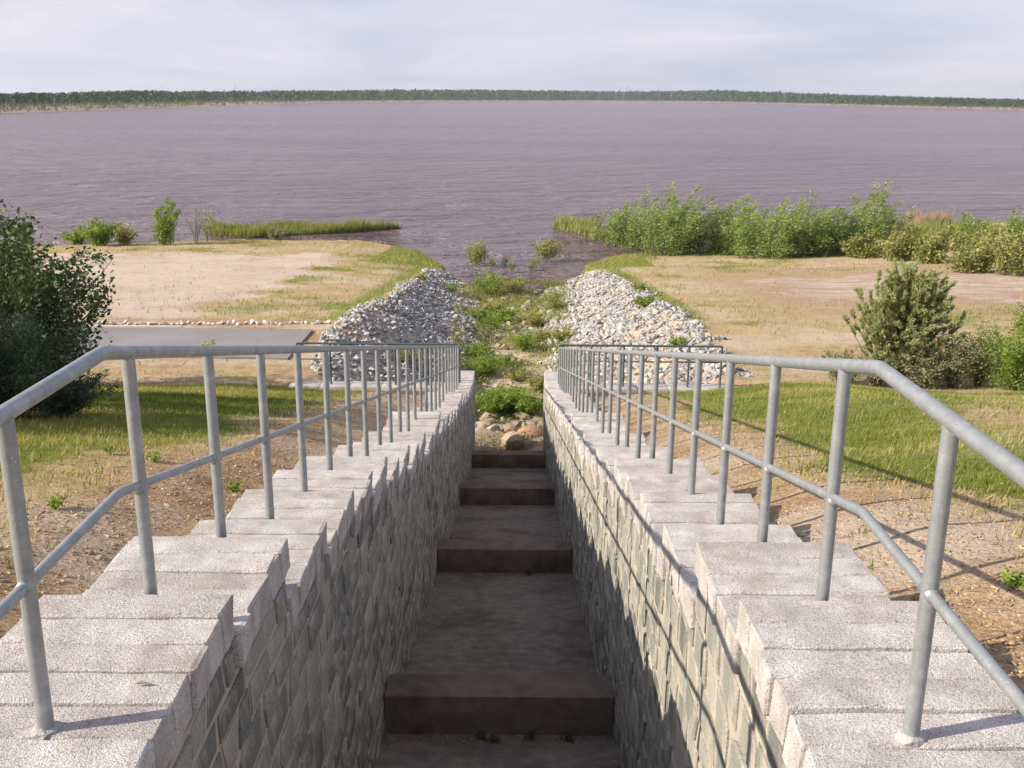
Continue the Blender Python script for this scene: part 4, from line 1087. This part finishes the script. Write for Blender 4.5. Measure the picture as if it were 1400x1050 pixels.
for i, (px, py) in enumerate([(672, 366), (690, 364), (726, 370), (733, 366), (700, 372)]):
    clump_px('rush_tuft', px, py, 7, 15, 60, 'reed', ('thin rush tuft in the inlet water nearest the left clump', 'thin rush tuft second from the left clump in the inlet', 'thin rush tuft below the right clump in the inlet',
             'slim rush tuft touching the right clump in the inlet', 'lone rush tuft in the middle of the inlet water')[i], 0.22, seed=6 + i, group='rush tufts in the inlet', aspect=0.12)
cw_ = [(672, 452, 60, 26, 2200, 'leaf_fresh', 'green weeds along the left side of the channel bed'), (742, 470, 48, 24, 1900, 'leaf_yellow', 'yellowish weeds on the right side of the channel bed'),
       (716, 480, 46, 30, 2200, 'leaf_fresh', 'leafy green weeds in the middle of the channel bed'), (768, 468, 44, 22, 1500, 'leaf_yellow', 'yellow dry weeds at the foot of the right rubble bank'),
       (664, 512, 80, 30, 4000, 'leaf_fresh', 'dense green weeds behind the end of the left wall'), (560, 500, 46, 30, 2000, 'leaf_yellow', 'bright yellow-green bush behind the left head wall railing'),
       (690, 562, 96, 34, 7000, 'leaf_fresh', 'wide carpet of green weeds above the boulders'), (735, 535, 36, 22, 1600, 'leaf_yellow', 'yellow-green weeds beside the end of the right wall'),
       (672, 566, 56, 30, 4200, 'leaf_fresh', 'green weeds against the left wall above the boulders'), (722, 566, 50, 26, 3600, 'leaf_fresh', 'green weeds in front of the pale angular boulder'),
       (655, 492, 50, 26, 2600, 'leaf_fresh', 'leafy weeds beside the corner of the left head wall'), (690, 440, 44, 20, 1800, 'leaf_fresh', 'fresh green weeds in the middle of the narrow channel'),
       (730, 446, 44, 20, 1700, 'leaf_yellow', 'pale green weeds right of the channel middle, near the inlet'),
       (676, 430, 40, 20, 1200, 'leaf_yellow', 'small yellow weeds beside the left rubble bank'), (665, 470, 36, 28, 1200, 'leaf_grey', 'grey-green weeds at the foot of the left rubble bank'),
       (655, 440, 30, 24, 900, 'leaf_fresh', 'weeds climbing the lower left rubble bank'), (925, 475, 34, 16, 700, 'leaf_fresh', 'green weeds growing low on the right rubble bank'),
       (880, 420, 40, 16, 900, 'leaf_fresh', 'green weeds in the middle of the right rubble bank'), (872, 398, 26, 12, 500, 'leaf_yellow', 'yellowish weeds high on the right rubble bank'),
       (615, 400, 30, 12, 500, 'leaf_fresh', 'green weeds in the middle of the left rubble bank'), (575, 383, 24, 10, 400, 'leaf_yellow', 'yellowish weeds near the top of the left rubble bank'),
       (287, 484, 28, 22, 260, 'leaf_yellow', 'single spindly plant at the near edge of the asphalt path'), (705, 520, 60, 18, 1500, 'leaf_yellow', 'pale weeds among the rocks in front of the channel mouth'),
       (690, 500, 40, 16, 900, 'leaf_fresh', 'short weeds between rocks in the channel bed')]
for i, (px, py, w, h, n, mt, lab) in enumerate(cw_):
    clump_px('weed_clump', px, py, w, h, n, mt, lab, 0.075 if py > 440 else 0.10, seed=20 + i, group='weeds along the channel')
# low ground cover between the rocks
n = 100000
y = 28.8 + 33 * rng.random(n); x = rng.uniform(-3.4, 3.6, n)
w = np.interp(y, [28, 45, 60], [2.2, 2.6, 3.3])
keep = (np.abs(x) < w) & (rng.random(n) < np.clip((fbm(x * 0.8 + 3, y * 0.55, 4) - 0.42) * 5 + 0.15 * (y > 50), 0.05, 1))
x, y = x[keep], y[keep]; z = np.maximum(H(x, y), 0) + 0.30 * rng.random(len(x)) ** 1.6 * (0.4 + fbm(x, y, 3))
c = np.stack([x, y, z], -1); axx = rng.normal(size=c.shape) + np.array([0.2, 0, 0.9])
prop(link('channel_weeds', leaf_mesh('channel_weeds', M['leaf_yellow'], c, axx, 0.05 + 0.08 * rng.random(len(x)), 0.4, np.clip(fbm(x * 0.7 + 30, y * 0.5, 3) * 1.3 - 0.15 + rng.normal(size=len(x)) * 0.15, 0, 1))),
     'low green ground cover between the rocks of the channel bed', None, None, 'stuff')
# little weeds at the foot of the sills
for i, (x, y, lab) in enumerate([(-0.15, 7.86, 'small weed at the foot of the nearest sill, left of the middle'), (0.28, 7.88, 'bright small weed at the foot of the nearest sill'), (0.62, 7.84, 'small weed near the right wall at the nearest sill'),
                                 (0.36, 14.08, 'small weed at the foot of the second sill'), (-0.05, 7.80, 'tiny sprout on the channel bed before the nearest sill')]):
    bush('small_weed', (x, y, float(zfloor(y))), 0.065, 0.075, 7, 110, 0.028, 'leaf_dark', lab, 'weed', 'weeds on the channel bed', lean=(0, -0.1), wind=0.0, stemr=0.003, tw_per=4, seed=90 + i)
for i, (px, py, lab) in enumerate([(75, 696, 'small green weed on the bare earth left of the left railing'), (150, 622, 'light green weed at the edge of the left grass'), (210, 632, 'upright weed behind the left railing post'),
                                   (320, 672, 'small weed beside the coping of the left wall'), (1385, 805, 'small weed on the bare earth at the right picture edge')]):
    p = hit(px, py); bush('small_weed', tuple(p), 0.10, 0.10, 7, 160, 0.035, 'leaf_fresh', lab, 'weed', 'weeds beside the walls', wind=0.0, stemr=0.003, tw_per=5, seed=120 + i)

# bushes on the left slope
def slope_pt(px, y): p = at_y(px, 525, y); return np.array([p[0], y, float(H(p[0], y))])
def tall(px, y, top): # height of something standing at depth y whose tip shows at row top
    p = slope_pt(px, y); d = at_y(px, top, y); return p, d[2] - p[2]
p, h = tall(48, 14.5, 285); bush('leafy_bush', tuple(p), h, 1.15, 24, 8500, 0.075, 'leaf_dark', 'dark broad-leaved bush with ragged twigs at the left edge', 'bush', None, lean=(0.10, 0.0), wind=0.1, aspect=0.6, stemr=0.022, seed=201, twig=0.22, ragged=0.18)
p, h = tall(-20, 15.5, 245); bush('leafy_bush', tuple(p), h, 1.0, 26, 8500, 0.08, 'leaf_dark', 'tall dark bush cut by the left picture edge', 'bush', None, lean=(0.05, 0.0), wind=0.1, aspect=0.6, stemr=0.022, seed=202, twig=0.22, ragged=0.15)
p, h = tall(12, 12.6, 420); bush('feathery_bush', tuple(p), h, 1.15, 34, 16000, 0.10, 'leaf_feather', 'dark feathery bush in front of the broad-leaved one at the left edge', 'bush', None, lean=(0.05, 0.0), wind=0.1, aspect=0.14, stemr=0.02, seed=203, twig=0.3, low=0.02)
p, h = tall(80, 13.2, 500); bush('feathery_bush', tuple(p), h, 0.75, 18, 6500, 0.09, 'leaf_feather', 'low feathery bush spreading over the grass under the dark bushes', 'bush', None, lean=(0.1, 0.0), wind=0.1, aspect=0.14, stemr=0.015, seed=204, twig=0.4, low=0.02)
# taller trees left of the frame that shade the grass
for i, (x, y, h) in enumerate([(-10.6, 17.0, 4.4), (-12.2, 21.5, 5.0), (-9.6, 11.0, 3.6), (-13.0, 25.5, 4.2)]):
    bush('leafy_tree', (x, y, float(H(x, y))), h, 1.7, 26, 6000, 0.13, 'leaf_dark', ('dark tree behind the bushes at the left edge', 'dark tree farther down the left slope', 'dark bush beside the left edge near the camera', 'dark tree at the foot of the left slope')[i],
         'tree', 'trees shading the left slope', wind=0.1, aspect=0.6, stemr=0.05, seed=210 + i, low=0.03)

# pine and bushes right
def pine(px, y, top, hw, label, seed):
    rg = np.random.default_rng(seed); p, h = tall(px, y, top)
    root = empty('young_pine', tuple(p)); prop(root, label, 'pine', None)
    sb = MB(); sb.tube([(0, 0, 0), (0.06 * h, 0, h * 0.5), (0.10 * h, 0, h)], [0.06, 0.04, 0.012], 7)
    C, A, T = [], [], []
    for lv in np.linspace(0.03, 0.97, 15):
        nb = 8 if lv < 0.75 else 4
        for k in range(nb):
            a = 6.283 * k / nb + rg.uniform(-.4, .4); L = hw * (1.12 - lv) ** 0.6 * rg.uniform(0.75, 1.15)
            p0 = np.array([0.11 * h * lv, 0, lv * h]); dr = np.array([math.cos(a) + 0.2, math.sin(a), 0.75 + 0.4 * lv]); dr /= np.linalg.norm(dr)
            mid = p0 + dr * L * 0.5 - np.array([0, 0, 0.06 * L]); p1 = p0 + dr * L + np.array([0, 0, 0.18 * L])
            sb.tube([tuple(p0), tuple(mid), tuple(p1)], [0.018, 0.012, 0.005], 4, cap=False)
            for q in range(6):
                t0 = 0.15 + 0.85 * q / 5; s0 = (p0 * (1 - t0) ** 2 + mid * 2 * t0 * (1 - t0) + p1 * t0 * t0)
                d2 = dr + rg.normal(size=3) * 0.45 + np.array([0.15, 0, 0.35]); d2 /= np.linalg.norm(d2); l2 = 0.36 * rg.uniform(0.6, 1.1)
                m_ = 60; s = rg.random(m_)
                rad = rg.normal(size=(m_, 3)); rad /= np.linalg.norm(rad, axis=1)[:, None]
                ax_ = rad * 0.8 + d2[None] * 0.9
                C.append(s0[None] + d2[None] * (l2 * s)[:, None] + ax_ * 0.05); A.append(ax_); T.append(0.2 + 0.35 * s + 0.35 * rg.random(m_))
    C, A, T = np.concatenate(C), np.concatenate(A), np.concatenate(T)
    link('trunk', sb.mesh('trunk', M['bark'], True), root)
    link('crown', leaf_mesh('crown', M['leaf_pine'], C, A, 0.15 * (0.7 + 0.6 * rg.random(len(C))), 0.24, T), root)
pine(1218, 28.3, 396, 1.75, 'young feathery pine standing on the grass right of the railing', 301)
for i, (px, y, tp, hw, n, ls, mt, lab) in enumerate([
    (1148, 28.0, 478, 0.95, 4200, 0.075, 'leaf_grey', 'low grey-green bush left of the young pine'), (1300, 27.6, 448, 0.95, 4800, 0.075, 'leaf_grey', 'grey-green bush right of the young pine'),
    (1336, 27.6, 432, 0.7, 2600, 0.075, 'leaf_willow', 'thin upright shrub between grey-green bush and the bright green one'), (1384, 26.8, 432, 1.15, 8000, 0.08, 'leaf_fresh', 'bright green leafy bush at the right picture edge'),
    (1398, 33.5, 385, 0.85, 3200, 0.09, 'leaf_fresh', 'dark green bush half cut by the right edge, above the bright one'), (1262, 27.4, 470, 0.9, 4200, 0.075, 'leaf_grey', 'low silvery bush at the foot of the young pine'),
    (1200, 27.5, 482, 0.8, 3200, 0.075, 'leaf_grey', 'low grass-green bush in front of the young pine trunk')]):
    p, h = tall(px, y, tp)
    bush('green_bush', tuple(p), h, hw, 16, n, ls, mt, lab, 'bush', 'bushes around the young pine', wind=0.2, lean=(0.08, 0), stemr=0.015, low=0.03, seed=310 + i)
# fallen leaves on the coping
for i, (y, lab) in enumerate([(3.02, 'curled brown leaf on the near left coping'), (3.86, 'thin brown twig lying in a joint of the left coping')]):
    z = ztop(y) + 0.008; b = MB()
    b.add([(-0.05, 0, 0.002), (-0.01, 0.018, 0.012), (0.05, 0.004, 0.004), (-0.01, -0.016, 0.014), (0.0, 0.0, 0.004)], [(0, 4, 1), (1, 4, 2), (2, 4, 3), (3, 4, 0)])
    o = link('fallen_leaf', b.mesh('fallen_leaf', M['deadwood'])); o.location = (-1.14 - 0.04 * i, y, z); o.scale = (0.6, 0.6, 0.8); prop(o, lab, 'leaf', 'fallen leaves on the coping')

# litter washed against the sills and walls
bv, bf, bt = [], [], []; off = 0
for _ in range(1500):
    k = random.random()
    if k < 0.55: y = random.choice((7.97, 14.2, 20.45)) - abs(random.gauss(0, 0.10)) - 0.01; x = random.uniform(-0.98, 0.98)
    else: y = random.uniform(6, 26); x = random.choice((-1, 1)) * (1.0 - abs(random.gauss(0, 0.05)))
    if k > 0.92: x = random.uniform(-0.95, 0.95)
    sz = random.uniform(0.004, 0.014); co, fc = LOW[random.randrange(8)]
    bv.append((co * sz * np.array([1, 1, 0.5])) @ rotmat(random.uniform(0, 6.3), 0, 0).T + np.array([x, y, zfloor(y) + 0.006])); bf.append(fc + off); off += len(co); bt += [random.random()] * len(fc)
me = mesh('debris', np.concatenate(bv), np.concatenate(bf), M['pebble']); face_attr(me, 'tint', bt)
prop(link('debris', me), 'small washed-in litter along the sills and wall feet', None, None, 'stuff')

# scattered dead stalks on the beach and the field
n = 5000
x = np.concatenate([rng.uniform(-34, -6, n), rng.uniform(6, 36, n)]); y = np.concatenate([rng.uniform(37, 76, n), rng.uniform(31, 70, n)])
k = rng.random(len(x)) < np.clip((fbm(x * 0.35 + 11, y * 0.35, 4) - 0.48) * 4, 0, 1); x, y = x[k], y[k]
blades('dead_stalks', M['drygrass'], x, y, 0.12 + 0.28 * rng.random(len(x)) ** 2, 0.008, 'scattered dead stalks on the beach and the dry field', jitter=0.45)

# ------------------------------------------------------------------ hazy air over the lake
b = MB(); b.box((-10500, -400, -4), (10500, 10500, 135))
hm = bpy.data.materials.new('haze'); hm.use_nodes = True; ht = hm.node_tree; ht.nodes.clear()
pv = ht.nodes.new('ShaderNodeVolumePrincipled'); pv.inputs['Color'].default_value = (0.80, 0.86, 0.97, 1); pv.inputs['Density'].default_value = 0.00009
pv.inputs['Anisotropy'].default_value = 0.2
ho = ht.nodes.new('ShaderNodeOutputMaterial'); ht.links.new(pv.outputs[0], ho.inputs['Volume'])
prop(link('haze', b.mesh('haze', hm)), 'thin pale haze in the air over the lake', None, None, 'stuff')
